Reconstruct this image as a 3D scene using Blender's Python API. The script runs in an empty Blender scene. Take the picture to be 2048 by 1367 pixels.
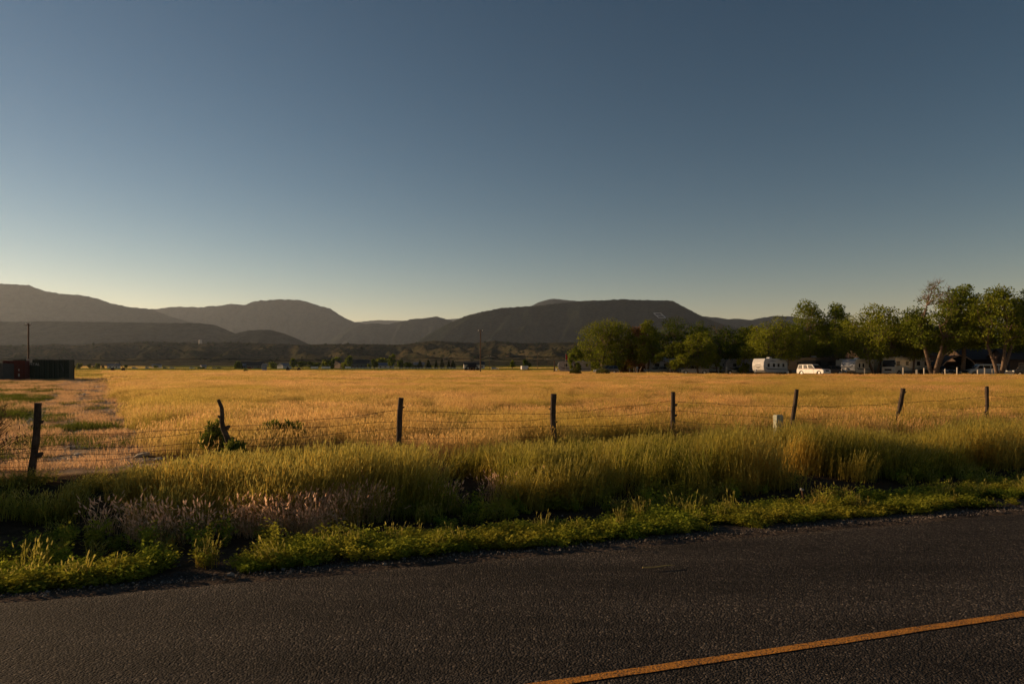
import bpy, math, random
import numpy as np
from mathutils import Vector, Matrix, noise
R = math.radians
rng = np.random.default_rng(7)
rnd = random.Random(11)
SC = bpy.context.scene
COL = SC.collection
EYE, F, HY, CX = 1.75, 1365.0, 738.0, 1024.0

# ---------------------------------------------------------------- terrain
KY = [-30000, -50, 0, 20, 60, 88, 120, 150, 200, 250, 400, 600, 800, 1000, 1200, 1500, 2500, 6000, 40000]
KZ = [0, 0, 0, 0, .22, .42, .55, .78, .92, 1.05, 1.45, 1.85, 2.9, 5.2, 9.5, 20, 26, 30, 30]
def road_edge_y(x): return 6.42 + .3163 * x
def fence_y(x): return 14.2 + .40 * x
def terrain(x, y):
    x = np.asarray(x, float); y = np.asarray(y, float)
    z = np.interp(y, KY, KZ)
    s = (y - road_edge_y(x)) * .953
    dip = -.10 * np.exp(-((s - 2.1) / 1.3) ** 2) - .03 * np.clip(s, 0, .4) / .4 * (s < 6)
    left = np.clip((-x - 1) / 5, 0, 1)
    dip = dip * (1 + .9 * left)
    return z + dip * (s > 0)
def tz(x, y): return float(terrain(x, y))
def at(px, py, Y): return Vector(((px - CX) / F * Y, Y, EYE - (py - HY) / F * Y))
def gx(px, Y): return (px - CX) / F * Y
def gp(px, Y):
    x = gx(px, Y); return Vector((x, Y, tz(x, Y)))

# ---------------------------------------------------------------- object helpers
def tag(o, label=None, cat=None, group=None, kind=None):
    if label: o['label'] = label
    if cat: o['category'] = cat
    if group: o['group'] = group
    if kind: o['kind'] = kind
    return o
def thing(name, label, cat, loc=(0, 0, 0), rz=0.0, group=None):
    o = bpy.data.objects.new(name, None); COL.objects.link(o)
    o.location = loc; o.rotation_euler = (0, 0, rz); o.empty_display_size = .3
    return tag(o, label, cat, group)
def link(name, me, parent=None, loc=None, rz=None):
    o = bpy.data.objects.new(name, me); COL.objects.link(o)
    if parent is not None: o.parent = parent
    if loc is not None: o.location = loc
    if rz is not None: o.rotation_euler = (0, 0, rz)
    return o
def copy_tree(o, parent=None):
    c = o.copy(); COL.objects.link(c)
    if parent is not None: c.parent = parent
    for ch in list(o.children): copy_tree(ch, c)
    return c

class MB:
    """collects faces, builds ONE mesh object"""
    def __init__(s): s.v = []; s.f = []; s.m = []; s.mi = 0
    def add(s, vs, fs):
        b = len(s.v); s.v += [tuple(p) for p in vs]; s.f += [tuple(i + b for i in f) for f in fs]; s.m += [s.mi] * len(fs); return s
    def box(s, c, d, rz=0, taper=1.0, tx=None):
        x, y, z = [k / 2 for k in d]; vs = []
        tx = taper if tx is None else tx
        for k, (ax, ay) in ((-1, (1, 1)), (1, (tx, taper))):
            for sx, sy in ((-1, -1), (1, -1), (1, 1), (-1, 1)):
                px, py = sx * x * ax, sy * y * ay
                vs.append((c[0] + px * math.cos(rz) - py * math.sin(rz), c[1] + px * math.sin(rz) + py * math.cos(rz), c[2] + k * z))
        return s.add(vs, [(3, 2, 1, 0), (4, 5, 6, 7), (0, 1, 5, 4), (1, 2, 6, 5), (2, 3, 7, 6), (3, 0, 4, 7)])
    def tube(s, pts, rad, n=8, cap=True):
        pts = [Vector(p) for p in pts]
        if not hasattr(rad, '__len__'): rad = [rad] * len(pts)
        vs = []; up = None
        for i, p in enumerate(pts):
            d = (pts[min(i + 1, len(pts) - 1)] - pts[max(i - 1, 0)]).normalized()
            if up is None:
                up = Vector((0, 0, 1)) if abs(d.z) < .9 else Vector((1, 0, 0))
            a = d.cross(up).normalized(); b = a.cross(d).normalized(); up = b
            for k in range(n):
                t = 2 * math.pi * k / n
                vs.append(p + (a * math.cos(t) + b * math.sin(t)) * rad[i])
        fs = []
        for i in range(len(pts) - 1):
            for k in range(n):
                k2 = (k + 1) % n
                fs.append((i * n + k, i * n + k2, (i + 1) * n + k2, (i + 1) * n + k))
        if cap:
            fs.append(tuple(range(n))[::-1]); fs.append(tuple((len(pts) - 1) * n + k for k in range(n)))
        return s.add(vs, fs)
    def prism(s, prof, y0, y1, inset=None):
        """profile in xz extruded along y"""
        n = len(prof); vs = [(p[0], y0, p[1]) for p in prof] + [(p[0], y1, p[1]) for p in prof]
        fs = [tuple(range(n)), tuple(range(n, 2 * n))[::-1]]
        for i in range(n):
            j = (i + 1) % n; fs.append((j, i, n + i, n + j))
        return s.add(vs, fs)
    def quad(s, a, b, c, d): return s.add([a, b, c, d], [(0, 1, 2, 3)])
    def build(s, name, mats, parent=None, smooth=False, bevel=0, seg=2, loc=None, rz=None):
        me = bpy.data.meshes.new(name); me.from_pydata(s.v, [], s.f)
        if not isinstance(mats, (list, tuple)): mats = [mats]
        for m in mats: me.materials.append(m)
        if len(mats) > 1: me.polygons.foreach_set('material_index', s.m)
        if smooth: me.polygons.foreach_set('use_smooth', [True] * len(me.polygons))
        me.update()
        o = link(name, me, parent, loc, rz)
        if bevel:
            b = o.modifiers.new('b', 'BEVEL'); b.width = bevel; b.segments = seg; b.limit_method = 'ANGLE'; b.angle_limit = R(40)
        return o

def np_mesh(name, V, Q, mats, smooth=False, mi=None, colors=None):
    """V (n,3), Q (m,k) same sided faces -> mesh, fast"""
    me = bpy.data.meshes.new(name); V = np.asarray(V, np.float32); Q = np.asarray(Q, np.int32); k = Q.shape[1]
    me.vertices.add(len(V)); me.vertices.foreach_set('co', V.ravel())
    me.loops.add(Q.size); me.loops.foreach_set('vertex_index', Q.ravel())
    me.polygons.add(len(Q)); me.polygons.foreach_set('loop_start', np.arange(0, Q.size, k, dtype=np.int32))
    me.polygons.foreach_set('loop_total', np.full(len(Q), k, np.int32))
    if not isinstance(mats, (list, tuple)): mats = [mats]
    for m in mats: me.materials.append(m)
    if mi is not None: me.polygons.foreach_set('material_index', np.asarray(mi, np.int32))
    if smooth: me.polygons.foreach_set('use_smooth', np.ones(len(Q), bool))
    me.update(calc_edges=True)
    if colors is not None:
        a = me.color_attributes.new('tint', 'FLOAT_COLOR', 'POINT')
        c = np.ones((len(V), 4), np.float32); c[:, :3] = colors; a.data.foreach_set('color', c.ravel())
    return me
def ribbons(P, W, S):
    """P (N,K,3) centre lines, W (N,K) half widths, S (N,3) side dirs -> V,Q"""
    N, K, _ = P.shape
    off = S[:, None, :] * W[:, :, None]
    V = np.stack([P - off, P + off], 2).reshape(-1, 3)
    base = (np.arange(N)[:, None] * K + np.arange(K - 1)[None, :]) * 2
    Q = np.stack([base, base + 1, base + 3, base + 2], -1).reshape(-1, 4)
    return V, Q
def join(parts):
    Vs, Qs, Ms, b = [], [], [], 0
    for (V, Q, m) in parts:
        Vs.append(V); Qs.append(Q + b); Ms.append(np.full(len(Q), m)); b += len(V)
    return np.concatenate(Vs), np.concatenate(Qs), np.concatenate(Ms)

# ---------------------------------------------------------------- material helpers
class NT:
    def __init__(s, name):
        s.mat = bpy.data.materials.new(name); s.mat.use_nodes = True; s.t = s.mat.node_tree; s.t.nodes.clear()
        s.out = s.n('ShaderNodeOutputMaterial')
    def n(s, typ, **kw):
        nd = s.t.nodes.new(typ)
        for k, v in kw.items():
            if k.startswith('i_'): nd.inputs[k[2:].replace('_', ' ')].default_value = v
            else: setattr(nd, k, v)
        return nd
    def l(s, a, b): s.t.links.new(a, b)
    def noise(s, vec, scale, detail=4, rough=.6):
        nd = s.n('ShaderNodeTexNoise'); nd.inputs['Scale'].default_value = scale; nd.inputs['Detail'].default_value = detail
        nd.inputs['Roughness'].default_value = rough
        if vec is not None: s.l(vec, nd.inputs['Vector'])
        return nd.outputs['Fac']
    def ramp(s, fac, stops):
        nd = s.n('ShaderNodeValToRGB'); cr = nd.color_ramp
        while len(cr.elements) < len(stops): cr.elements.new(.5)
        for e, (p, c) in zip(cr.elements, stops):
            e.position = p; e.color = (*c, 1) if hasattr(c, '__len__') else (c, c, c, 1)
        s.l(fac, nd.inputs['Fac']); return nd.outputs['Color']
    def mix(s, fac, a, b, typ='MIX'):
        nd = s.n('ShaderNodeMix', data_type='RGBA', blend_type=typ)
        for sock, v in ((nd.inputs[0], fac), (nd.inputs[6], a), (nd.inputs[7], b)):
            if hasattr(v, 'is_linked'): s.l(v, sock)
            elif hasattr(v, '__len__'): sock.default_value = (*v, 1)
            else: sock.default_value = v
        return nd.outputs[2]
    def math(s, op, a, b=0.0):
        nd = s.n('ShaderNodeMath', operation=op)
        for sock, v in ((nd.inputs[0], a), (nd.inputs[1], b)):
            if hasattr(v, 'is_linked'): s.l(v, sock)
            else: sock.default_value = v
        return nd.outputs[0]
    def bump(s, h, strength, dist):
        nd = s.n('ShaderNodeBump'); nd.inputs['Strength'].default_value = strength; nd.inputs['Distance'].default_value = dist
        s.l(h, nd.inputs['Height']); return nd.outputs['Normal']
    def pbr(s, col, rough=.8, normal=None, metal=0, spec=.5, coat=0):
        p = s.n('ShaderNodeBsdfPrincipled')
        if hasattr(col, 'is_linked'): s.l(col, p.inputs['Base Color'])
        else: p.inputs['Base Color'].default_value = (*col, 1)
        if hasattr(rough, 'is_linked'): s.l(rough, p.inputs['Roughness'])
        else: p.inputs['Roughness'].default_value = rough
        p.inputs['Metallic'].default_value = metal; p.inputs['Specular IOR Level'].default_value = spec
        p.inputs['Coat Weight'].default_value = coat
        if normal is not None: s.l(normal, p.inputs['Normal'])
        return p.outputs[0]
    def done(s, sh): s.l(sh, s.out.inputs['Surface']); return s.mat

def mat(name, col, rough=.7, var=.25, scale=3.0, metal=0, spec=.4, bump=0, coat=0):
    t = NT(name); g = t.n('ShaderNodeTexCoord').outputs['Object']
    f = t.noise(g, scale, 5)
    c = t.mix(t.ramp(f, [(.35, 0), (.65, 1)]), tuple(k * (1 - var) for k in col), tuple(min(1, k * (1 + var * .6)) for k in col))
    nm = t.bump(t.noise(g, scale * 8, 4), .5, bump) if bump else None
    return t.done(t.pbr(c, rough, nm, metal, spec, coat))

def foliage(name, dark, light, tint=None, transl=.35, scale=.6, rough=.6, tscale=.08, objrand=.5):
    """leaf/blade material: colour varies with place and from piece to piece"""
    t = NT(name); pos = t.n('ShaderNodeNewGeometry').outputs['Position']
    f1 = t.noise(pos, scale, 3)
    oi = t.n('ShaderNodeObjectInfo').outputs['Random']
    isl = t.n('ShaderNodeNewGeometry').outputs['Random Per Island']
    f = t.math('ADD', t.math('MULTIPLY', f1, .9), t.math('MULTIPLY', isl, .55))
    f = t.math('ADD', f, t.math('MULTIPLY', oi, objrand * .4))
    c = t.mix(t.ramp(f, [(.45, 0), (1.0, 1)]), dark, light)
    if tint is not None:
        c = t.mix(t.ramp(t.noise(pos, tscale, 2), [(.42, 0), (.62, 1)]), c, t.mix(f, tuple(k * .6 for k in tint), tint))
    d = t.n('ShaderNodeBsdfDiffuse'); t.l(c, d.inputs['Color'])
    tr = t.n('ShaderNodeBsdfTranslucent'); t.l(c, tr.inputs['Color'])
    m = t.n('ShaderNodeMixShader'); m.inputs[0].default_value = transl; t.l(d.outputs[0], m.inputs[1]); t.l(tr.outputs[0], m.inputs[2])
    return t.done(m.outputs[0])

# ---------------------------------------------------------------- camera, sun, sky, view
cam = bpy.data.cameras.new('camera'); cam.lens = 24.0; cam.sensor_width = 36; cam.shift_y = 54.5 / 2048
cam.clip_start = .1; cam.clip_end = 80000
co = link('camera', cam); co.location = (0, 0, EYE); co.rotation_euler = (R(90), 0, 0); SC.camera = co
SUN_AZ, SUN_EL = R(-66), R(11.0)
sd = Vector((math.sin(SUN_AZ) * math.cos(SUN_EL), math.cos(SUN_AZ) * math.cos(SUN_EL), math.sin(SUN_EL)))
sun = bpy.data.lights.new('sun', 'SUN'); sun.energy = 5.0; sun.angle = R(.55); sun.color = (1, .66, .36)
so = link('sun', sun); so.rotation_euler = (-sd).to_track_quat('-Z', 'Y').to_euler(); so.location = (-40, 30, 30)
w = bpy.data.worlds.new('World'); SC.world = w; w.use_nodes = True
wt = w.node_tree; bg = wt.nodes['Background']
sky = wt.nodes.new('ShaderNodeTexSky'); sky.sky_type = 'NISHITA'; sky.sun_disc = False
sky.sun_elevation = SUN_EL; sky.sun_rotation = SUN_AZ; sky.altitude = 1600
sky.air_density = 1.0; sky.dust_density = .1; sky.ozone_density = 2.0
gm = wt.nodes.new('ShaderNodeGamma'); gm.inputs[1].default_value = 1.35      # a deeper, more contrasty evening sky
tn = wt.nodes.new('ShaderNodeMix'); tn.data_type = 'RGBA'; tn.blend_type = 'MULTIPLY'; tn.inputs[0].default_value = 1
tn.inputs[7].default_value = (.86, .422, .256, 1)
hsv = wt.nodes.new('ShaderNodeHueSaturation'); hsv.inputs['Saturation'].default_value = 1.22
wt.links.new(sky.outputs[0], hsv.inputs['Color']); wt.links.new(hsv.outputs[0], gm.inputs[0]); wt.links.new(gm.outputs[0], tn.inputs[6]); wt.links.new(tn.outputs[2], bg.inputs['Color'])
bg.inputs['Strength'].default_value = .1
vs = SC.view_settings; vs.view_transform = 'Standard'; vs.look = 'None'; vs.exposure = .55; vs.gamma = 1; vs.use_curve_mapping = False
cy = SC.cycles; cy.use_denoising = True; cy.max_bounces = 6; cy.diffuse_bounces = 2; cy.transmission_bounces = 3; cy.volume_bounces = 0
cy.use_adaptive_sampling = True; cy.adaptive_threshold = .02; cy.transparent_max_bounces = 4; cy.caustics_reflective = False; cy.caustics_refractive = False
# ---------------------------------------------------------------- ground sheet
def nz(x, y, s, seed=0): return noise.noise((x * s + seed * 17.3, y * s - seed * 9.1, seed * 3.7))
def axis(fine0, fine1, step, lo, hi, g):
    a = list(np.arange(fine0, fine1 + 1e-6, step)); d = step; v = fine1
    while v < hi: d *= g; v += d; a.append(v)
    d = step; v = fine0; pre = []
    while v > lo: d *= g; v -= d; pre.append(v)
    return np.array(pre[::-1] + a)
XS = axis(-64, 28, .4, -24000, 24000, 1.12); YS = axis(0, 96, .4, -3000, 26000, 1.045)
# crop / mown boundary: left of this line the ground is mown
def crop_x(y): return -9.3 - (y - 16.8) * .60
def is_mown(x, y): return (x < crop_x(y)) & (y > fence_y(x) + .2) & (y < 93)
SOIL = np.array((.070, .048, .030)); STRAW = np.array((.36, .22, .10)); PINK = np.array((.40, .25, .12))
GRN = np.array((.075, .095, .018)); GRAV = np.array((.085, .068, .055)); PALE = np.array((.62, .52, .40))
def ground_col(x, y):
    s = (y - road_edge_y(x)) * .953; n1 = nz(x, y, .9, 1); n2 = nz(x, y, .22, 2)
    if s < 0.9 + n1 * .3: c = GRAV * (1 + .4 * n1)
    elif y < fence_y(x): c = SOIL * (1.0 + .5 * n1)
    elif y < 93 and x < crop_x(y):
        c = PINK * (1 + .25 * n1)
        # three wheel tracks converging away from the camera
        for x0, x1 in ((-9.5, -51.8), (-10.75, -53.4), (-12.2, -55.2)):
            tx = x0 + (x1 - x0) * (y - 16.8) / 68.0 + .25 * nz(y, x0, .4, 5)
            k = max(0, 1 - abs(x - tx) / .42) * (.75 + .6 * n1)
            k = max(0, min(1, k * 1.5)); c = c * (1 - k) + PALE * (.72 + .5 * nz(x, y, 2.2, 7)) * k
        band = nz(x * .35, y, .16, 3)
        g = 0
        if x < -.672 * y - 1.2 * n1: g = max(0, min(1, (band + .12) * 5)) if 23 < y < 50 else 0
        g = max(g, max(0, min(1, (nz(x * .5, y, .33, 9) - .28) * 6)) * .7)
        c = c * (1 - g) + GRN * (1 + .5 * n1) * g
    elif y < 180: c = np.array((.20, .125, .045)) * (1 + .3 * n1)
    elif y < 640:
        b = math.sin(y * .075 + 2 * nz(x, y, .006, 3)); k = max(0, min(1, (b - .2) * 2)) * (1 if y < 330 else 0)
        c = GRN * 1.35 * (1 + .3 * n2) * (1 - k) + np.array((.22, .16, .05)) * k
    elif y < 1040:
        k = .5 + .5 * math.sin(y * .02 + 3 * nz(x, y, .002, 4)); c = np.array((.30, .24, .11)) * (1 - k * .45)
    else:
        k = max(0, min(1, .5 + nz(x, y, .003, 6))); c = np.array((.035, .036, .018)) * (1 - k) + np.array((.060, .050, .028)) * k
    return c
gxv, gyv = np.meshgrid(XS, YS)
fx, fy = gxv.ravel(), gyv.ravel()
fz = terrain(fx, fy)
under = (fy < road_edge_y(fx) - .05) & (fy > road_edge_y(fx) - 5.5)
fz = fz - .05 * under
near = (fy < 96) & (fx > -64) & (fx < 28)
fz += np.array([.018 * nz(a, b, 1.6, 8) + .03 * nz(a, b, .5, 9) if (n and not u and b > road_edge_y(a) + .2) else 0 for a, b, n, u in zip(fx, fy, near, under)])
gc = np.array([ground_col(a, b) for a, b in zip(fx, fy)])
nx_, ny_ = len(XS), len(YS)
ii = (np.arange(ny_ - 1)[:, None] * nx_ + np.arange(nx_ - 1)[None, :]).ravel()
Q = np.stack([ii, ii + 1, ii + nx_ + 1, ii + nx_], -1)
t = NT('ground_soil'); at_ = t.n('ShaderNodeVertexColor', layer_name='tint').outputs['Color']
pos = t.n('ShaderNodeNewGeometry').outputs['Position']
f = t.ramp(t.noise(pos, 9, 6, .7), [(.3, .55), (.7, 1.35)])
c = t.mix(1.0, at_, f, 'MULTIPLY')
vor = t.n('ShaderNodeTexVoronoi'); vor.inputs['Scale'].default_value = 26; t.l(pos, vor.inputs['Vector'])
h = t.math('ADD', t.noise(pos, 14, 6, .7), t.math('MULTIPLY', vor.outputs['Distance'], -.6))
GROUND_MAT = t.done(t.pbr(c, 1.0, t.bump(h, .8, .03), spec=0))
g = link('ground', np_mesh('ground', np.stack([fx, fy, fz], -1), Q, GROUND_MAT, True, colors=gc)); tag(g, kind='structure')

# ---------------------------------------------------------------- road
t = NT('asphalt'); pos = t.n('ShaderNodeNewGeometry').outputs['Position']
v1 = t.n('ShaderNodeTexVoronoi'); v1.inputs['Scale'].default_value = 66; t.l(pos, v1.inputs['Vector'])
grain = t.ramp(v1.outputs['Color'], [(.2, (.016, .014, .013)), (.6, (.041, .035, .031)), (.82, (.080, .068, .058)), (1, (.20, .165, .135))])
big = t.ramp(t.noise(pos, .9, 5, .6), [(.3, .62), (.7, 1.05)])
c = t.mix(1.0, grain, big, 'MULTIPLY')
mp = t.n('ShaderNodeMapping'); mp.inputs['Rotation'].default_value = (0, 0, -math.atan(.3163)); mp.inputs['Scale'].default_value = (.12, 1.1, 1); t.l(pos, mp.inputs['Vector'])
wheel = t.ramp(t.noise(mp.outputs[0], 1.4, 3), [(.38, .70), (.62, 1.35)])
c = t.mix(1.0, c, wheel, 'MULTIPLY')
vc = t.n('ShaderNodeTexVoronoi', feature='DISTANCE_TO_EDGE'); vc.inputs['Scale'].default_value = .55; nd = t.n('ShaderNodeVectorMath', operation='ADD'); t.l(pos, nd.inputs[0])
nn = t.n('ShaderNodeTexNoise'); nn.inputs['Scale'].default_value = 2.2; nn.inputs['Detail'].default_value = 6; t.l(pos, nn.inputs['Vector']); sc_ = t.n('ShaderNodeVectorMath', operation='SCALE'); sc_.inputs['Scale'].default_value = .9; t.l(nn.outputs['Color'], sc_.inputs[0]); t.l(sc_.outputs[0], nd.inputs[1]); t.l(nd.outputs[0], vc.inputs['Vector'])
crack = t.ramp(vc.outputs['Distance'], [(0, 0), (.006, 1)]); ckm = t.ramp(t.noise(pos, .35, 2), [(.52, 1), (.60, 0)])
c = t.mix(t.math('MULTIPLY', t.math('SUBTRACT', 1.0, crack), t.math('SUBTRACT', 1.0, ckm)), c, (.010, .009, .008))
dust = t.ramp(t.noise(pos, 1.7, 5, .75), [(.60, 0), (.75, 1)]); c = t.mix(t.math('MULTIPLY', dust, .45), c, (.10, .078, .060))
h = t.math('SUBTRACT', t.noise(pos, 45, 3, .7), t.math('MULTIPLY', v1.outputs['Distance'], 1.3))
h2 = t.math('ADD', h, t.math('MULTIPLY', t.noise(pos, 7, 3), .8))
ASPHALT = t.done(t.pbr(c, .95, t.bump(h2, 1.0, .016), spec=.12))
rd = Vector((math.cos(math.atan(.3163)), math.sin(math.atan(.3163)), 0)); rn = Vector((-rd.y, rd.x, 0))
def road_sheet(name, s0, s1, zoff, m, e0=0, e1=0, step=.12, L=(-14, 22), crown=True, rows=7):
    us = np.concatenate([np.arange(-3000, L[0], 80), np.arange(L[0], L[1], step), np.arange(L[1], 3000, 80)])
    V = []
    for u in us:
        a = s0 + (e0 * (nz(u, 0, 1.3, 3) + .6 * nz(u, 0, 5, 4)) if abs(u) < 40 else 0); b = s1 + (e1 * (nz(u, 9, 1.3, 5) + .6 * nz(u, 3, 5, 6)) if abs(u) < 40 else 0)
        for k in range(rows):
            s = a + (b - a) * k / (rows - 1); p = Vector((0, 6.42, 0)) + rd * u + rn * s
            d = abs(s + 2.55) / 2.55; z = .008 * (1 - min(1, d)) + .004 + zoff - .055 * max(0, d - .965) / .035 * (1 if d < 1.2 else 0)
            V.append((p.x, p.y, z))
    n = len(us); ii = (np.arange(n - 1)[:, None] * rows + np.arange(rows - 1)[None, :]).ravel()
    Q = np.stack([ii, ii + rows, ii + rows + 1, ii + 1], -1)
    return tag(link(name, np_mesh(name, V, Q, m, True)), kind='structure')
road_sheet('road', -5.12, .02, 0, ASPHALT, .0, .06, rows=41)
t = NT('yellow_paint'); pos = t.n('ShaderNodeNewGeometry').outputs['Position']
wv = t.ramp(t.math('ADD', t.math('MULTIPLY', t.noise(pos, 60, 4, .7), .75), t.math('MULTIPLY', t.noise(pos, 3, 4, .7), .25)), [(.42, (.05, .035, .02)), (.49, (.46, .18, .02)), (.7, (.72, .30, .03))])
YEL = t.done(t.pbr(wv, .75, t.bump(t.noise(pos, 60, 3), .8, .008), spec=.3))
road_sheet('road_marking', -2.628, -2.550, .004, YEL, .010, .010, step=.03, rows=2)

# ---------------------------------------------------------------- hills and mountains
def land_mat(name, a, b, sc=.004, bump=8, patch=None):
    t = NT(name); pos = t.n('ShaderNodeNewGeometry').outputs['Position']
    f = t.ramp(t.noise(pos, sc, 8, .65), [(.35, 0), (.65, 1)])
    c = t.mix(f, a, b)
    sp = t.ramp(t.noise(pos, sc * 14, 4, .7), [(.45, 0), (.6, 1)])
    c = t.mix(sp, c, patch or tuple(k * .45 for k in a))
    return t.done(t.pbr(c, 1.0, t.bump(t.noise(pos, sc * 5, 6, .6), .7, bump), spec=.0))
M_FAR = land_mat('far_mountain', (.014, .019, .018), (.026, .029, .025), .0016, 40)
M_MESA = land_mat('mesa_slope', (.010, .016, .012), (.024, .027, .018), .003, 20)
M_BLUFF = land_mat('bluff_slope', (.026, .027, .014), (.080, .062, .032), .006, 4, (.014, .018, .008))
def ridge(name, pts, D, front, back, m, gully=.35, fscale=.004, step=6, rows=26, seed=1, base=None, tooth=0, pw=1.25, skew=0.0):
    pxs = np.arange(pts[0][0], pts[-1][0] + .1, step); cy_ = np.interp(pxs, [p[0] for p in pts], [p[1] for p in pts])
    V = []
    base = base if base is not None else tz(0, D - front) - 6
    for px, py in zip(pxs, cy_):
        x = (px - CX) / F * D
        top = EYE - (py - HY) / F * D + tooth * (nz(px, 0, .37, seed) + .7 * nz(px, 0, .9, seed + 1))
        fr = front * (1 + .25 * nz(x, 0, 1.2 / front, seed + 5))
        for k in range(rows):
            u = k / (rows - 1); y = D - fr * (1 - u)
            z = base + (top - base) * (u ** pw)
            q = 4 * u * (1 - u)
            xx = x + skew * fr * (1 - u)
            gl = abs(nz(xx, y * .35, fscale, seed + 2)) + .5 * abs(nz(xx, y * .5, fscale * 2.7, seed + 3))
            z -= (top - base) * gully * gl * q * 1.5
            V.append((x, y, z))
        for k in range(1, 7):
            u = k / 6; V.append((x, D + back * u, base + (top - base) * (1 - u) ** 1.2))
    nr = rows + 6; n = len(pxs); ii = (np.arange(n - 1)[:, None] * nr + np.arange(nr - 1)[None, :]).ravel()
    Q = np.stack([ii, ii + nr, ii + nr + 1, ii + 1], -1)
    return tag(link(name, np_mesh(name, V, Q, m, True)), kind='structure')
ridge('mountain', [(-500, 600), (-200, 575), (0, 567), (60, 570), (85, 580), (120, 587), (160, 590), (195, 596), (220, 606), (250, 612), (275, 615), (305, 618), (340, 632), (380, 644), (430, 655), (480, 668), (560, 685), (640, 705)], 7200, 2300, 2500, M_FAR, seed=1, tooth=9, rows=30)
ridge('mountain', [(180, 640), (260, 625), (305, 618), (350, 613), (400, 614), (440, 611), (465, 607), (490, 610), (505, 603), (540, 599), (600, 599), (640, 611), (660, 617), (680, 630), (705, 642), (760, 655), (840, 672), (920, 700)], 9300, 2600, 2500, M_FAR, seed=12, tooth=11)
ridge('mountain', [(560, 660), (700, 645), (755, 640), (800, 641), (860, 640), (930, 636), (1060, 640)], 13500, 2000, 1500, M_FAR, seed=23, tooth=6, rows=12)
ridge('mountain', [(640, 690), (700, 656), (725, 648), (745, 646), (775, 648), (800, 643), (830, 637), (855, 636), (872, 632), (900, 640), (930, 652), (980, 670), (1060, 690)], 7600, 1700, 1500, M_FAR, seed=34, tooth=6, gully=.3)
ridge('mountain', [(1000, 640), (1063, 611), (1080, 603), (1105, 597), (1135, 600), (1165, 603), (1230, 612), (1330, 650)], 9600, 1800, 1500, M_FAR, seed=45, tooth=6, rows=12)
ridge('mesa', [(780, 706), (820, 692), (840, 678), (870, 661), (900, 645), (935, 630), (960, 624), (1000, 616), (1060, 612), (1100, 608), (1160, 602), (1240, 598), (1290, 600), (1345, 601), (1365, 612), (1400, 630), (1440, 647), (1480, 658), (1560, 678), (1640, 700)], 5200, 1500, 2000, M_MESA, seed=56, tooth=5, gully=.38, fscale=.0030, step=4, rows=40, skew=.5)
ridge('mountain', [(1300, 660), (1400, 632), (1430, 634), (1455, 638), (1475, 637), (1500, 640), (1520, 636), (1550, 631), (1590, 633), (1640, 645), (1750, 655), (1900, 650), (2048, 660), (2600, 690)], 8000, 2000, 2000, M_FAR, seed=67, tooth=5)
ridge('hill', [(-400, 640), (0, 643), (100, 642), (300, 645), (400, 646), (430, 650), (460, 662), (480, 672), (520, 690), (560, 704)], 3900, 1100, 900, M_FAR, seed=78, tooth=2, gully=.25, fscale=.003)
ridge('hill', [(420, 700), (465, 668), (500, 660), (540, 659), (570, 667), (590, 675), (612, 685), (650, 703)], 3600, 700, 500, M_FAR, seed=89, tooth=2, gully=.25, fscale=.004)
ridge('bluff', [(-700, 690), (0, 691), (50, 690), (75, 692), (110, 687), (150, 691), (200, 686), (260, 685), (300, 683), (400, 686), (450, 684), (500, 685), (600, 689), (700, 687), (800, 689), (840, 684), (870, 681), (900, 683), (950, 686), (990, 681), (1040, 686), (1150, 684), (1300, 686), (1500, 683), (1800, 686), (2600, 690)], 2050, 620, 600, M_BLUFF, seed=91, tooth=1.6, gully=.62, fscale=.0085, step=3, rows=44, pw=.62, skew=-.5)
# ---------------------------------------------------------------- grass pieces (source meshes, used only through the scatterers)
M_STRAW = foliage('straw_stalks', (.34, .205, .065), (.78, .52, .20), tint=(.50, .40, .085), transl=.5, scale=.35, tscale=.09)
M_HEAD = foliage('seed_heads', (.52, .32, .12), (.98, .68, .31), tint=(.72, .54, .15), transl=.5, scale=.35, tscale=.09)
M_GRASS = foliage('green_grass', (.075, .100, .012), (.42, .38, .060), tint=(.52, .36, .07), transl=.55, scale=.7, tscale=.35)
M_GHEAD = foliage('green_heads', (.20, .19, .04), (.52, .44, .12), transl=.5, scale=.7)
M_PINK = foliage('dry_pink_grass', (.42, .25, .12), (.84, .54, .28), transl=.4, scale=.5)
M_PTOP = foliage('pink_florets', (.62, .37, .22), (1.0, .70, .48), transl=.45, scale=.5)
M_LEAF = foliage('weed_leaves', (.085, .125, .012), (.36, .40, .045), tint=(.42, .38, .05), transl=.45, scale=1.2, tscale=.9)
M_SHORT = foliage('short_green', (.055, .080, .012), (.15, .16, .03), transl=.4, scale=.5)

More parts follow.
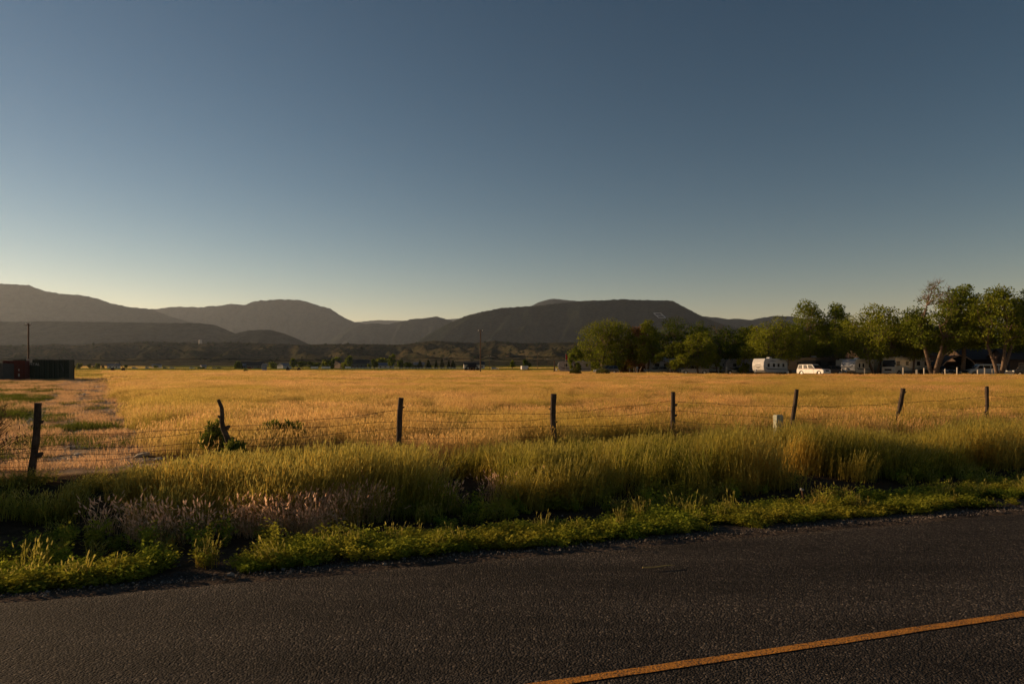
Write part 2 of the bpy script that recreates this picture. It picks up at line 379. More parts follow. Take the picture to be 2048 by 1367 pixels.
def stalks(n, rad, hmin, hmax, wid, lean=.25, head=.09, hw=.006, mats=(0, 1), seg=4, r=None, leaves=2, wind=(.10, 0)):
    r = r or rng
    a = r.uniform(0, 2 * np.pi, n); q = rad * np.sqrt(r.uniform(0, 1, n))
    base = np.stack([q * np.cos(a), q * np.sin(a), np.full(n, -.02)], -1)
    H = r.uniform(hmin, hmax, n); th = r.uniform(0, 2 * np.pi, n); L = np.abs(r.normal(0, lean, n)) * H
    d = np.stack([np.cos(th) * L + wind[0] * H, np.sin(th) * L + wind[1] * H, np.zeros(n)], -1)
    u = np.linspace(0, 1, seg + 1)
    P = base[:, None, :] + d[:, None, :] * (u ** 2)[None, :, None]; P[:, :, 2] += (H[:, None] * u[None, :]) * (1 - .12 * (u ** 2)[None, :] * np.minimum(1, L / H * 3)[:, None])
    W = np.repeat((wid * (1 - .55 * u))[None, :], n, 0) * r.uniform(.7, 1.3, (n, 1))
    f = r.uniform(0, 2 * np.pi, n); S = np.stack([np.cos(f), np.sin(f), np.zeros(n)], -1)
    V, Q = ribbons(P, W, S); parts = [(V, Q, mats[0])]
    if head:
        tip = P[:, -1, :]; dr = P[:, -1, :] - P[:, -2, :]; dr /= np.linalg.norm(dr, axis=1)[:, None] + 1e-9
        hl = head * r.uniform(.7, 1.3, n); k = np.array([-.15, .2, .65, 1.0])
        dr2 = dr.copy(); dr2[:, 2] -= r.uniform(0, .5, n)
        HP = tip[:, None, :] + dr[:, None, :] * (k * 1)[None, :, None] * hl[:, None, None] * .5 + dr2[:, None, :] * (k ** 2)[None, :, None] * hl[:, None, None] * .5
        HW = np.repeat(np.array([[.3, 1, .8, .1]]) * hw, n, 0) * r.uniform(.7, 1.3, (n, 1))
        for s2 in (0, np.pi / 2):
            S2 = np.stack([np.cos(f + s2), np.sin(f + s2), np.zeros(n)], -1); V, Q = ribbons(HP, HW, S2); parts.append((V, Q, mats[1]))
    if leaves:
        m = int(n * leaves); idx = r.integers(0, n, m); t0 = r.uniform(.05, .6, m)
        b = base[idx] + d[idx] * (t0 ** 2)[:, None]; b[:, 2] += H[idx] * t0
        th = r.uniform(0, 2 * np.pi, m); ln = H[idx] * r.uniform(.25, .5, m)
        u = np.array([0, .4, .75, 1.0]); o = np.stack([np.cos(th), np.sin(th), np.zeros(m)], -1)
        P = b[:, None, :] + o[:, None, :] * (ln[:, None] * .75 * u[None, :] ** 1.3)[:, :, None]; P[:, :, 2] += ln[:, None] * (1.0 * u - .85 * u ** 2.4)[None, :]
        W = np.repeat(np.array([[.8, 1, .7, .08]]) * wid * 1.3, m, 0); S = np.stack([-np.sin(th), np.cos(th), np.zeros(m)], -1)
        V, Q = ribbons(P, W, S); parts.append((V, Q, mats[0]))
    return parts
def blades(n, rad, hmin, hmax, wid, lean=.6, m=0, r=None):
    return stalks(n, rad, hmin, hmax, wid, lean, head=0, leaves=0, mats=(m, m), seg=3, r=r)
def leafy(n, rad, h, size, m=0, stems=8, r=None):
    """low broad-leaved weed: many small leaves on short stems"""
    r = r or rng; st = r.integers(0, stems, n); a = r.uniform(0, 2 * np.pi, stems); rr = rad * r.uniform(.3, 1, stems); hh = h * r.uniform(.5, 1, stems)
    u = r.uniform(.15, 1, n); c = np.stack([np.cos(a[st]) * rr[st] * u, np.sin(a[st]) * rr[st] * u, hh[st] * u ** .8], -1) + r.normal(0, .022, (n, 3))
    c[:, 2] = np.abs(c[:, 2]) + .005
    th = r.uniform(0, 2 * np.pi, n); tl = r.uniform(-.3, .8, n)
    ax = np.stack([np.cos(th) * np.cos(tl), np.sin(th) * np.cos(tl), np.sin(tl)], -1); sd_ = np.stack([-np.sin(th), np.cos(th), r.uniform(-.4, .4, n)], -1)
    s = size * r.uniform(.6, 1.3, n); k = np.array([0, .45, 1.0])
    P = c[:, None, :] + ax[:, None, :] * (k[None, :] * s[:, None])[:, :, None]; W = np.array([[.12, .42, .1]]) * s[:, None]
    V, Q = ribbons(P, W, sd_); return [(V, Q, m)]
def src(name, parts, mats):
    V, Q, Mi = join(parts); me = np_mesh(name, V, Q, mats, mi=Mi)
    return bpy.data.objects.new(name, me)
def scatter(name, protos, P, rot, scl, idx, kind='stuff', mats=None):
    c = bpy.data.collections.new('src_' + name)
    for i, p in enumerate(protos): p.name = 'z%s_%02d' % (name, i); c.objects.link(p)
    me = bpy.data.meshes.new(name); me.vertices.add(len(P)); me.vertices.foreach_set('co', np.asarray(P, np.float32).ravel())
    for nm, ty, dat in (('rot', 'FLOAT_VECTOR', rot), ('scl', 'FLOAT_VECTOR', scl), ('idx', 'INT', idx)):
        a = me.attributes.new(nm, ty, 'POINT'); a.data.foreach_set('value' if ty == 'INT' else 'vector', np.asarray(dat, np.int32 if ty == 'INT' else np.float32).ravel())
    o = link(name, me); tag(o, kind=kind)
    ng = bpy.data.node_groups.new('gn_' + name, 'GeometryNodeTree')
    ng.interface.new_socket('Geometry', in_out='INPUT', socket_type='NodeSocketGeometry'); ng.interface.new_socket('Geometry', in_out='OUTPUT', socket_type='NodeSocketGeometry')
    N = ng.nodes; i_ = N.new('NodeGroupInput'); o_ = N.new('NodeGroupOutput'); ip = N.new('GeometryNodeInstanceOnPoints'); ci = N.new('GeometryNodeCollectionInfo')
    ci.inputs['Collection'].default_value = c; ci.inputs['Separate Children'].default_value = True; ci.inputs['Reset Children'].default_value = True
    ip.inputs['Pick Instance'].default_value = True
    for nm, ty, sk in (('rot', 'FLOAT_VECTOR', 'Rotation'), ('scl', 'FLOAT_VECTOR', 'Scale'), ('idx', 'INT', 'Instance Index')):
        na = N.new('GeometryNodeInputNamedAttribute'); na.data_type = ty; na.inputs['Name'].default_value = nm; ng.links.new(na.outputs['Attribute'], ip.inputs[sk])
    ng.links.new(i_.outputs[0], ip.inputs['Points']); ng.links.new(ci.outputs[0], ip.inputs['Instance']); ng.links.new(ip.outputs[0], o_.inputs[0])
    m = o.modifiers.new('scatter', 'NODES'); m.node_group = ng
    return o
def vn(x, y, s, seed=0): return np.array([nz(a, b, s, seed) for a, b in zip(x, y)])
def place(x, y, zoff=0): return np.stack([x, y, terrain(x, y) + zoff], -1)
def rots(n, tilt=.08): return np.stack([rng.normal(0, tilt, n), rng.normal(0, tilt, n), rng.uniform(0, 6.283, n)], -1)
def wind_rots(n, tilt=.06): return np.stack([rng.normal(0, tilt, n), rng.normal(0, tilt, n), rng.normal(0, .9, n)], -1)
def cand(n, y0, y1, margin=2.0, pw=1.0):
    """random ground points inside (a little more than) the view, Y between y0 and y1"""
    u = rng.uniform(0, 1, n); y = (y0 ** (1 + pw) + u * (y1 ** (1 + pw) - y0 ** (1 + pw))) ** (1 / (1 + pw))
    x = rng.uniform(-1, 1, n) * (y * .80 + margin); return x, y

# --- the ripe grass field
M_GSTRAW = foliage('half_ripe_stalks', (.20, .17, .035), (.52, .41, .09), transl=.5, scale=.5)
M_GHEAD2 = foliage('half_ripe_heads', (.36, .28, .07), (.78, .58, .18), transl=.5, scale=.5)
near_p = [src('n', stalks(260, .62, .36, .60, .0028, .22, .075, .0055, seg=3, leaves=1.0), [M_STRAW, M_HEAD]) for _ in range(5)] + \
         [src('n', stalks(260, .62, .36, .64, .0032, .22, .080, .0055, seg=3, leaves=1.3), [M_GSTRAW, M_GHEAD2]) for _ in range(4)]
x, y = cand(5600, 12.5, 62, 3); k = (y > fence_y(x) - np.interp(x, [2, 9], [.25, 1.3]) + .5 * vn(x, y, .6, 1)) & ~((np.abs(x / y * F + CX - 1556) < 24) & (y < 17.5)) & ((x > crop_x(y) + .35 + 1.1 * vn(x, y, .35, 2))); x, y = x[k], y[k]
n = len(x); s = rng.uniform(.85, 1.15, n); hs = .92 + .16 * vn(x, y, .12, 4)
gp_ = np.interp(x, [-8, -2, 3, 12], [0, .12, .6, .8]) * np.exp(-np.clip(y - fence_y(x), 0, 99) / np.interp(x, [-2, 12], [4, 15])) + .35 * vn(x, y, .13, 44)
scatter('field_grass', near_p, place(x, y), wind_rots(n), np.stack([s, s, s * hs], -1), np.where(rng.uniform(0, 1, n) < gp_, rng.integers(5, 9, n), rng.integers(0, 5, n)))
far_p = [src('f', stalks(190, .62, .30, .46, .0045, .22, .075, .009, seg=2, leaves=.5), [M_STRAW, M_HEAD]) for _ in range(4)]
x, y = cand(9500, 60, 182, 4); k = (x > crop_x(y) + .5) & ~((y > 108 + (x < 30) * 25) & (x > gx(1150, 1) * y)) ; x, y = x[k], y[k]
n = len(x); s = rng.uniform(1.7, 2.3, n); hs = rng.uniform(.42, .58, n) * (1 + .25 * vn(x, y, .05, 4))
scatter('field_grass', far_p, place(x, y), wind_rots(n), np.stack([s, s, s * hs], -1), rng.integers(0, 4, n))

# --- mown strip with its green patches
st_p = [src('s', blades(260, .55, .05, .17, .004, .7), [M_PINK]) for _ in range(3)] + [src('s', blades(260, .55, .06, .20, .005, .6), [M_SHORT]) for _ in range(2)]
x, y = cand(7500, 11, 92, 2, .6); x = -np.abs(x); k = (x < crop_x(y) + .5) & (y > fence_y(x) - .2) & ~((y > 84) & (x < gx(150, 1) * y + .5)); x, y = x[k], y[k]
band = vn(x * .35, y, .16, 3); b2 = vn(x * .5, y, .33, 9)
green = ((x < -.672 * y) & (y > 23) & (y < 50) & (band > -.06)) | (b2 > .46)
tr = np.full(len(x), False)
for x0, x1 in ((-9.5, -51.8), (-10.75, -53.4), (-12.2, -55.2)):
    tr |= np.abs(x - (x0 + (x1 - x0) * (y - 16.8) / 68.0) - .25 * vn(x, y, .4, 5)) < .34 + .006 * y
k = ~tr | (rng.uniform(0, 1, len(x)) < .16); x, y, green = x[k], y[k], green[k]; n = len(x)
s = rng.uniform(.9, 1.3, n) * np.where(y > 45, 1.6, 1.0); sz = rng.uniform(.7, 1.4, n) * np.where(y > 45, .9, 1.0)
scatter('mown_grass', st_p, place(x, y), rots(n), np.stack([s, s, sz], -1), np.where(green ^ (rng.uniform(0, 1, n) < .08), rng.integers(3, 5, n), rng.integers(0, 3, n)))

# --- tall grass along the fence
def verge_s(x, y): return (y - road_edge_y(x)) * .953
def front_y(x):  # where the tall grass starts
    return np.interp(x, [-12, -6, -4, -2.4, 0, 3.5, 9.5, 16], [9.4, 8.3, 8.0, 8.0, 9.0, 10.2, 12.6, 15.2])
tall_p = [src('t', stalks(52, .24, .46, .96, .0044, .12, .085, .0052, seg=4, leaves=1.6), [M_GRASS, M_GHEAD]) for _ in range(6)]
x = rng.uniform(-12, 19, 6400); wd_ = np.interp(x, [-12, -6, -2, 2, 8, 19], [2.2, 2.6, 3.4, 5.0, 6.4, 8.5]); y = front_y(x) + rng.uniform(0, 1, len(x)) ** 1.1 * wd_
dens = vn(x, y, .9, 11) + .5 * vn(x, y, 2.4, 12); k = (dens > -.16 + .5 * np.clip((-x - 4.2) / 3, 0, 1)) & (rng.uniform(0, 1, len(x)) < np.interp(x, [-12, -5, -3, 4, 19], [.8, .8, .9, .9, 1])) & (rng.uniform(0, 1, len(x)) < .50)
x, y, dens = x[k], y[k], dens[k]; n = len(x)
s = rng.uniform(.75, 1.15, n); edge = np.clip((y - front_y(x)) / .5, .72, 1)
hs = s * np.interp(x, [-12, -5, -2, 4, 19], [.55, .66, .90, 1.0, 1.04]) * edge * (1 + .42 * vn(x, y, 1.3, 14)); hs *= np.where(y > fence_y(x) - 1.2, .8, 1)
line = np.interp(x / y * F + CX, [-200, 60, 200, 330, 440, 600, 800, 1107, 1345, 1593, 1806, 1900, 1974, 2200], [962, 962, 956, 935, 914, 908, 905, 895, 878, 862, 878, 860, 850, 842]) + rng.normal(0, 5, n)
cap = (EYE - (line - HY) / F * y - terrain(x, y)) / .80; hs = np.minimum(hs, cap); k = hs > .05; x, y, s, hs = x[k], y[k], s[k], np.maximum(hs[k], .24); n = len(x)
scatter('tall_grass', tall_p, place(x, y), wind_rots(n, .10), np.stack([s, s, hs], -1), rng.integers(0, 6, n))

# --- low weeds along the road, sparse weeds on the bare ground behind
weed_p = [src('w', leafy(230, .16, .15, .027, stems=12), [M_LEAF]) for _ in range(4)] + \
         [src('w', leafy(170, .09, .24, .024, stems=7) , [M_LEAF]) for _ in range(2)] + \
         [src('w', stalks(34, .09, .14, .34, .0040, .25, .045, .0055, seg=3, leaves=1.6), [M_GRASS, M_GHEAD]) for _ in range(2)]
x = rng.uniform(-8, 15, 9000); w0 = np.interp(x, [-8, -4, 0, 3, 6, 15], [.36, .42, .30, .40, .50, .62]); w1 = np.interp(x, [-8, -4, -2, 0, 3, 6, 15], [.95, 1.05, 1.35, 1.35, 1.7, 1.95, 2.6])
s_ = w0 + .07 * vn(x, x * 0, 1.6, 3) + rng.beta(1.3, 1.6, len(x)) * (w1 - w0 + .25 * vn(x, x * 0 + 4, .9, 6)); y = road_edge_y(x) + s_ / .953
k = (vn(x, y, 1.3, 21) + .35 * vn(x, y, 4.0, 22) > -.26) & (rng.uniform(0, 1, len(x)) < .56); x, y = x[k], y[k]; n = len(x)
s = rng.uniform(.55, 1.15, n); hz_ = s * rng.uniform(.7, 1.15, n) * (1 + .5 * vn(x, y, .8, 7))
idx = np.where(rng.uniform(0, 1, n) < .93, rng.integers(0, 4, n), rng.integers(4, 7, n)); hz_ *= .85
scatter('low_weeds', weed_p, place(x, y), rots(n, .12), np.stack([s, s, hz_], -1), idx)
x = rng.uniform(-11, 18, 2600); y = road_edge_y(x) + .9 + rng.uniform(0, 1, len(x)) ** 1.1 * (front_y(x) + .5 - road_edge_y(x) - .9)
k = (vn(x, y, 1.0, 31) > -.05) & (rng.uniform(0, 1, len(x)) < .62); x, y = x[k], y[k]; n = len(x); s = rng.uniform(.6, 1.35, n)
idx = np.where(x < -1.5, rng.choice([0, 1, 2, 4, 5, 5, 4, 7], n), rng.choice([0, 1, 4, 5, 6, 7, 7, 6], n))
weed2 = [bpy.data.objects.new('w2', p.data) for p in weed_p]
sv = np.where(idx >= 6, np.minimum(s, .85) * rng.uniform(.6, 1.0, n), s * rng.uniform(.7, 1.3, n))
scatter('verge_weeds', weed2, place(x, y), rots(n, .16), np.stack([s, s, sv], -1), idx)
# --- pink dry cheatgrass in drifts
pk_p = [src('p', stalks(34, .13, .20, .44, .0022, .45, .05, .0075, seg=3, leaves=.4), [M_PINK, M_PTOP]) for _ in range(4)]
cl = [(640, 1018, 260, .50), (690, 1008, 110, .38), (585, 1035, 70, .28), (500, 1030, 22, .3), (440, 1040, 18, .25), (310, 1045, 30, .22), (245, 1035, 26, .18), (860, 1000, 10, .2), (1010, 985, 8, .3), (420, 985, 12, .3), (1110, 975, 6, .3)]
X, Y = [], []
for px, py, cnt, rad in cl:
    Yd = 2389 / (py - 738) * .985; cnt = int(cnt * .30); X += list(rng.normal(gx(px, Yd), rad * .75, cnt)); Y += list(rng.normal(Yd, rad * .4, cnt))
x, y = np.array(X), np.array(Y); k = verge_s(x, y) > .7; x, y = x[k], y[k]; n = len(x); s = rng.uniform(.7, 1.2, n)
scatter('dry_cheatgrass', pk_p, place(x, y), rots(n, .15), np.stack([s, s, s], -1), rng.integers(0, 4, n))

# --- gravel on the shoulder
def pebble(sz):
    bm_v = []; n = 7
    m = MB(); th = [2 * math.pi * i / n for i in range(n)]
    ring = lambda r, z: [(math.cos(a) * r * rnd.uniform(.8, 1.15) * sz, math.sin(a) * r * rnd.uniform(.8, 1.1) * sz * .8, z * sz) for a in th]
    vs = ring(.8, -.3) + ring(1, .1) + ring(.55, .5); fs = [tuple(range(14, 21))]
    for b in (0, 7): fs += [(b + i, b + (i + 1) % n, b + 7 + (i + 1) % n, b + 7 + i) for i in range(n)]
    m.add(vs, fs); me = bpy.data.meshes.new('peb'); me.from_pydata(m.v, [], m.f); me.materials.append(M_PEB); return bpy.data.objects.new('peb', me)
t = NT('pebbles'); oi = t.n('ShaderNodeObjectInfo').outputs['Random']
M_PEB = t.done(t.pbr(t.ramp(oi, [(0, (.05, .04, .035)), (.6, (.09, .072, .06)), (1, (.22, .18, .15))]), .9))
peb = [pebble(.012), pebble(.012), pebble(.012)]
M_PEB0 = M_PEB; t = NT('pale_stones'); M_PEB = t.done(t.pbr(t.ramp(t.n('ShaderNodeObjectInfo').outputs['Random'], [(0, (.30, .23, .15)), (1, (.66, .54, .38))]), .9)); stones = [pebble(.03), pebble(.03)]
x = rng.uniform(-9, 16, 9000); s_ = np.abs(rng.normal(0, .30, len(x))) + rng.uniform(-.03, .12, len(x)); b = rng.uniform(0, 1, len(x)) < .2; s_ = np.where(b, rng.uniform(.3, 3, len(x)), s_); y = road_edge_y(x) + s_ / .953
n = len(x); s = rng.lognormal(0, .5, n) * .5
scatter('gravel', peb, place(x, y, .012), rots(n, .4), np.stack([s, s, s], -1), rng.integers(0, 3, n))

# --- pasture and pale strips beyond the crop
pa = [src('a', blades(220, 2.8, .10, .30, .022, .5), [M_SHORT]) for _ in range(3)] + [src('a', blades(220, 2.8, .14, .42, .022, .5), [M_STRAW]) for _ in range(2)]
x, y = cand(9500, 160, 440, 6); k = ~((x > gx(1190, 1) * y) & (y < 175)) & ~((x < crop_x(y) + 3) & (y < 95)); x, y = x[k], y[k]; n = len(x)
dry = (np.sin(y * .075 + 2 * vn(x, y, .006, 3)) > .45) & (y < 330); s = rng.uniform(.8, 1.3, n)
scatter('pasture_grass', pa, place(x, y), rots(n, .03), np.stack([s, s, s], -1), np.where(dry | (y < 182), rng.integers(3, 5, n), rng.integers(0, 3, n)))
pb = [src('b', blades(240, 7.0, .25, .6, .07, .4), [M_SHORT]) for _ in range(2)] + [src('b', blades(240, 7.0, .3, .7, .07, .4), [M_STRAW]) for _ in range(2)]
x, y = cand(6500, 430, 1050, 10); n = len(x); green = (y < 640) | (vn(x * .3, y, .006, 8) > .1); s = rng.uniform(.8, 1.3, n)
scatter('pasture_grass', pb, place(x, y), rots(n, .02), np.stack([s, s, s], -1), np.where(green, rng.integers(0, 2, n), rng.integers(2, 4, n)))
x, y = cand(2200, 82, 165, 3); k = (x < crop_x(y) + .5) & ~((x < gx(175, 1) * y) & (y < 97)); x, y = x[k], y[k]; n = len(x); s = rng.uniform(.5, .8, n)
scatter('pasture_grass', [bpy.data.objects.new('c', p.data) for p in pa], place(x, y), rots(n, .03), np.stack([s, s, s], -1), np.where(vn(x * .2, y, .1, 3) > 0, rng.integers(3, 5, n), rng.integers(0, 3, n)))

# --- pale stones lying in the wheel tracks
X, Y = [], []
for x0, x1 in ((-9.5, -51.8), (-10.75, -53.4), (-12.2, -55.2)):
    yy = 13 + 72 * rng.uniform(0, 1, 1500) ** 1.3; tx = x0 + (x1 - x0) * (yy - 16.8) / 68.0 + .25 * vn(yy, yy * 0 + x0, .4, 5) + rng.normal(0, .20 + .004 * yy, 1500); k = vn(tx, yy, .5, 61) > -.15; X += list(tx[k]); Y += list(yy[k])
x, y = np.array(X), np.array(Y); n = len(x); s = rng.lognormal(0, .45, n) * np.interp(y, [13, 85], [.8, 2.6])
scatter('gravel', stones, place(x, y, .01), rots(n, .3), np.stack([s, s, s * .7], -1), rng.integers(0, 2, n))
# ---------------------------------------------------------------- barbed wire fence
M_WOOD = mat('weathered_wood', (.075, .055, .042), .95, .45, 9, bump=.02, spec=.15)
M_WIRE = mat('rusty_wire', (.09, .055, .038), .6, .3, 20, metal=.4)
def fpt(px, py):
    Y = 14.2 / (1 - .40 * (px - CX) / F); return at(px, py, Y)
fr = thing('barbed_wire_fence', 'sagging barbed wire fence on dark crooked wooden posts along the field', 'fence', (0, 0, 0))
def post_mesh(h, r0, r1, lean, knots, seed, bend=None):
    q = random.Random(seed); pts = []; rr = []; n = 12
    for k in range(n + 1):
        u = k / n; z = -.35 + (h + .35) * u
        bx = lean * max(0, z) + (bend(u) if bend else .012 * math.sin(u * 7 + seed))
        pts.append((bx, .01 * math.sin(u * 5 + seed * 2), z)); rr.append((r0 + (r1 - r0) * u) * q.uniform(.93, 1.07))
    m = MB(); m.tube(pts, rr, 10)
    for (z, side, sz) in knots:
        u = (z + .35) / (h + .35); i = min(n - 1, int(u * n)); p = Vector(pts[i]).lerp(Vector(pts[i + 1]), u * n - i); r = rr[i]
        m.tube([p, p + Vector((side * (r + sz * .5), 0, sz * .25)), p + Vector((side * (r + sz), 0, sz * .7))], [r * .75, sz * .55, sz * .22], 7)
    return m
POSTS = [(78, 805, .062, .052, .10, [(.88, 1, .05), (.33, 1, .09)], 'post', 'thick charred post with a knot near its foot', None),
         (440, 799, .070, .030, 0, [(.70, 1, .07), (.50, 1, .06), (.9, -1, .04)], 'post', 'crooked branch post bending over at the top', lambda u: .13 - .02 * math.sin(u * 9) - .30 * max(0, u - .48) ** 1.15 + .04 * math.sin(u * 16) * u),
         (803, 795, .055, .052, .075, [(1.0, 1, .03), (.45, 1, .02)], 'post', None, None),
         (1107, 787, .060, .062, .0, [(.62, 1, .03), (.9, -1, .03)], 'post', None, None),
         (1345, 783, .062, .050, -.025, [(.92, 1, .05), (.68, 1, .05), (.28, 1, .05)], 'post', 'post with three stubs down one side', None),
         (1593, 778, .055, .050, .12, [(.85, 1, .02)], 'post', 'slanting thin post', None),
         (1806, 776, .066, .058, .19, [(1.12, 1, .04), (.35, -1, .06)], 'post', 'slanting post with a coil of old wire', None),
         (1974, 772, .050, .050, .035, [(.5, -1, .05)], 'post', None, None)]
for i, (px, py, r0, r1, lean, kn, nm, lb, bend) in enumerate(POSTS):
    Y = 14.2 / (1 - .40 * (px - CX) / F); x = gx(px, Y); z0 = tz(x, Y); top = EYE - (py - HY) / F * Y; h = top - z0
    dx = -lean * h if bend is None else 0
    o = post_mesh(h, r0, r1, lean, kn, i + 3, bend).build(nm, M_WOOD, fr, smooth=False); o.location = (x + dx, Y, z0)
    if lb: o['label'] = lb
for px in (-330, -60, 2115, 2240):   # the line of posts goes on beyond the frame
    Y = 14.2 / (1 - .40 * (px - CX) / F); x = gx(px, Y); z0 = tz(x, Y)
    o = post_mesh(1.2, .058, .05, .03, [], 5 + px).build('post', M_WOOD, fr); o.location = (x, Y, z0)
WIRES = [[(-330, 892), (-60, 884), (78, 868), (440, 853), (803, 819), (1107, 826), (1345, 801), (1593, 812), (1806, 804), (1974, 791), (2115, 789), (2240, 780)],
         [(-330, 906), (-60, 903), (78, 893), (440, 859), (803, 840), (1107, 836), (1345, 820), (1593, 836), (1806, 828), (1974, 811), (2115, 812), (2240, 800)],
         [(-330, 925), (-60, 915), (78, 898), (440, 882), (803, 853), (1107, 851), (1345, 842), (1593, 854), (1806, 838), (1974, 824), (2115, 824), (2240, 812)],
         [(-330, 940), (-60, 925), (78, 912), (440, 893), (803, 876), (1107, 872), (1345, 861), (1593, 866), (1806, 850), (1974, 838), (2115, 836), (2240, 824)],
         [(78, 922), (440, 905), (803, 887), (1107, 880)]]
for wi, pts in enumerate(WIRES):
    m = MB(); P = [fpt(*p) for p in pts]
    for a, b in zip(P[:-1], P[1:]):
        n = max(6, int((b - a).length / .16)); sag = rnd.uniform(.01, .05) * (b - a).length / 3.3; line = []
        for k in range(n + 1):
            u = k / n; p = a.lerp(b, u); p.z += -4 * sag * u * (1 - u) + .010 * math.sin(u * 14 + wi * 2 + a.x); p.y -= .055; line.append(p)
        m.tube(line, .0038, 5)
        for k in range(1, n):
            p = line[k]; d = Vector((rnd.uniform(-.3, .3), rnd.uniform(-1, 1), rnd.uniform(.4, 1))).normalized() * .017
            m.tube([p - d, p + d], .0028, 4); d2 = Vector((rnd.uniform(-.3, .6), rnd.uniform(-1, 1), -rnd.uniform(.4, 1))).normalized() * .015; m.tube([p - d2, p + d2], .0028, 4)
    m.build('wire', M_WIRE, fr)
# woven wire at the left end
m = MB(); A = [(-330, 905), (-60, 900), (72, 896)]
for k in range(6):
    m.tube([fpt(px, py + 9 * k) for px, py in A], .0028, 4)
for k in range(46):
    px = -330 + 402 * k / 45; py = np.interp(px, [a[0] for a in A], [a[1] for a in A]); m.tube([fpt(px, py), fpt(px + 1, py + 45)], .0025, 4)
m.build('woven_wire', M_WIRE, fr)
# old wire coils on two posts
for px, py, r in ((1795, 856, .05), (437, 913, .10)):
    m = MB(); c = fpt(px, py); c.y -= .06; m.tube([c + Vector((math.cos(t) * r, .01 * math.sin(3 * t), math.sin(t) * r * 1.1)) for t in np.linspace(0, 6.0, 22)], .005, 5)
    m.build('wire_coil', M_WIRE, fr)

# ---------------------------------------------------------------- small things on the verge
def base_of(px, Y): x = gx(px, Y); return Vector((x, Y, tz(x, Y)))
M_PED = mat('pale_green_plastic', (.27, .28, .21), .8, .12, 5)
p = base_of(1556, 16.3)
o = thing('utility_pedestal', 'pale green square utility pedestal standing in the grass beside the fence', 'utility box', p, R(12))
ph = EYE - (829 - HY) / F * 16.3 - p.z
m = MB(); m.box((0, 0, ph / 2 - .1), (.17, .16, ph + .1)); m.build('housing', M_PED, o, bevel=.012)
m = MB(); m.box((0, 0, ph - .03), (.19, .18, .06), taper=.8, tx=.8); m.build('cap', M_PED, o, bevel=.01)
m = MB(); m.box((0, -.084, ph * .62), (.12, .008, ph * .5)); m.build('door', M_PED, o, bevel=.003)
# stake with grey tag
p = base_of(1605, 2389 / (998 - 738)); o = thing('marker_stake', 'short orange brown wooden stake with a grey flattened top on the verge', 'stake', p)
m = MB(); m.tube([(0, 0, -.05), (.005, 0, .12), (-.01, 0, .23)], [.013, .011, .010], 6); m.build('shaft', mat('stake_wood', (.38, .17, .07), .9), o)
m = MB(); m.tube([(-.02, 0, .225), (-.01, 0, .24), (-.005, 0, .255)], [.012, .032, .026], 8); m.build('head', mat('stake_tag', (.30, .29, .28), .7), o)
# straw stem lying on the road
t0 = Vector((gx(1285, 2389 / 403), 2389 / 403, .03)); t1 = Vector((gx(1349, 2389 / 398), 2389 / 398, .03))
m = MB(); md = t0.lerp(t1, .4) + Vector((0, -.015, 0)); m.tube([Vector((0, 0, 0)), md - t0, t0.lerp(t1, .75) + Vector((0, .0, .004)) - t0, t1 - t0], [.006, .005, .005, .002], 6)
o = m.build('plant_stem', mat('dry_stem', (.34, .26, .09), .8), None); o.location = t0; tag(o, 'single dry yellow plant stem lying on the asphalt', 'stem')
# dark blue drum lying in the grass
p = base_of(925, 11.6); o = thing('plastic_tub', 'small dark blue plastic tub half hidden in the tall grass under the fence', 'tub', p, R(20))
M_BLUE = mat('blue_plastic', (.012, .05, .13), .4)
m = MB(); m.tube([(0, 0, 0), (0, 0, .12), (0, 0, .20)], [.06, .075, .075], 14); m.build('shell', M_BLUE, o, smooth=False)
m = MB(); m.tube([(0, 0, .195), (0, 0, .21)], [.083, .08], 14); m.build('rim', M_BLUE, o)

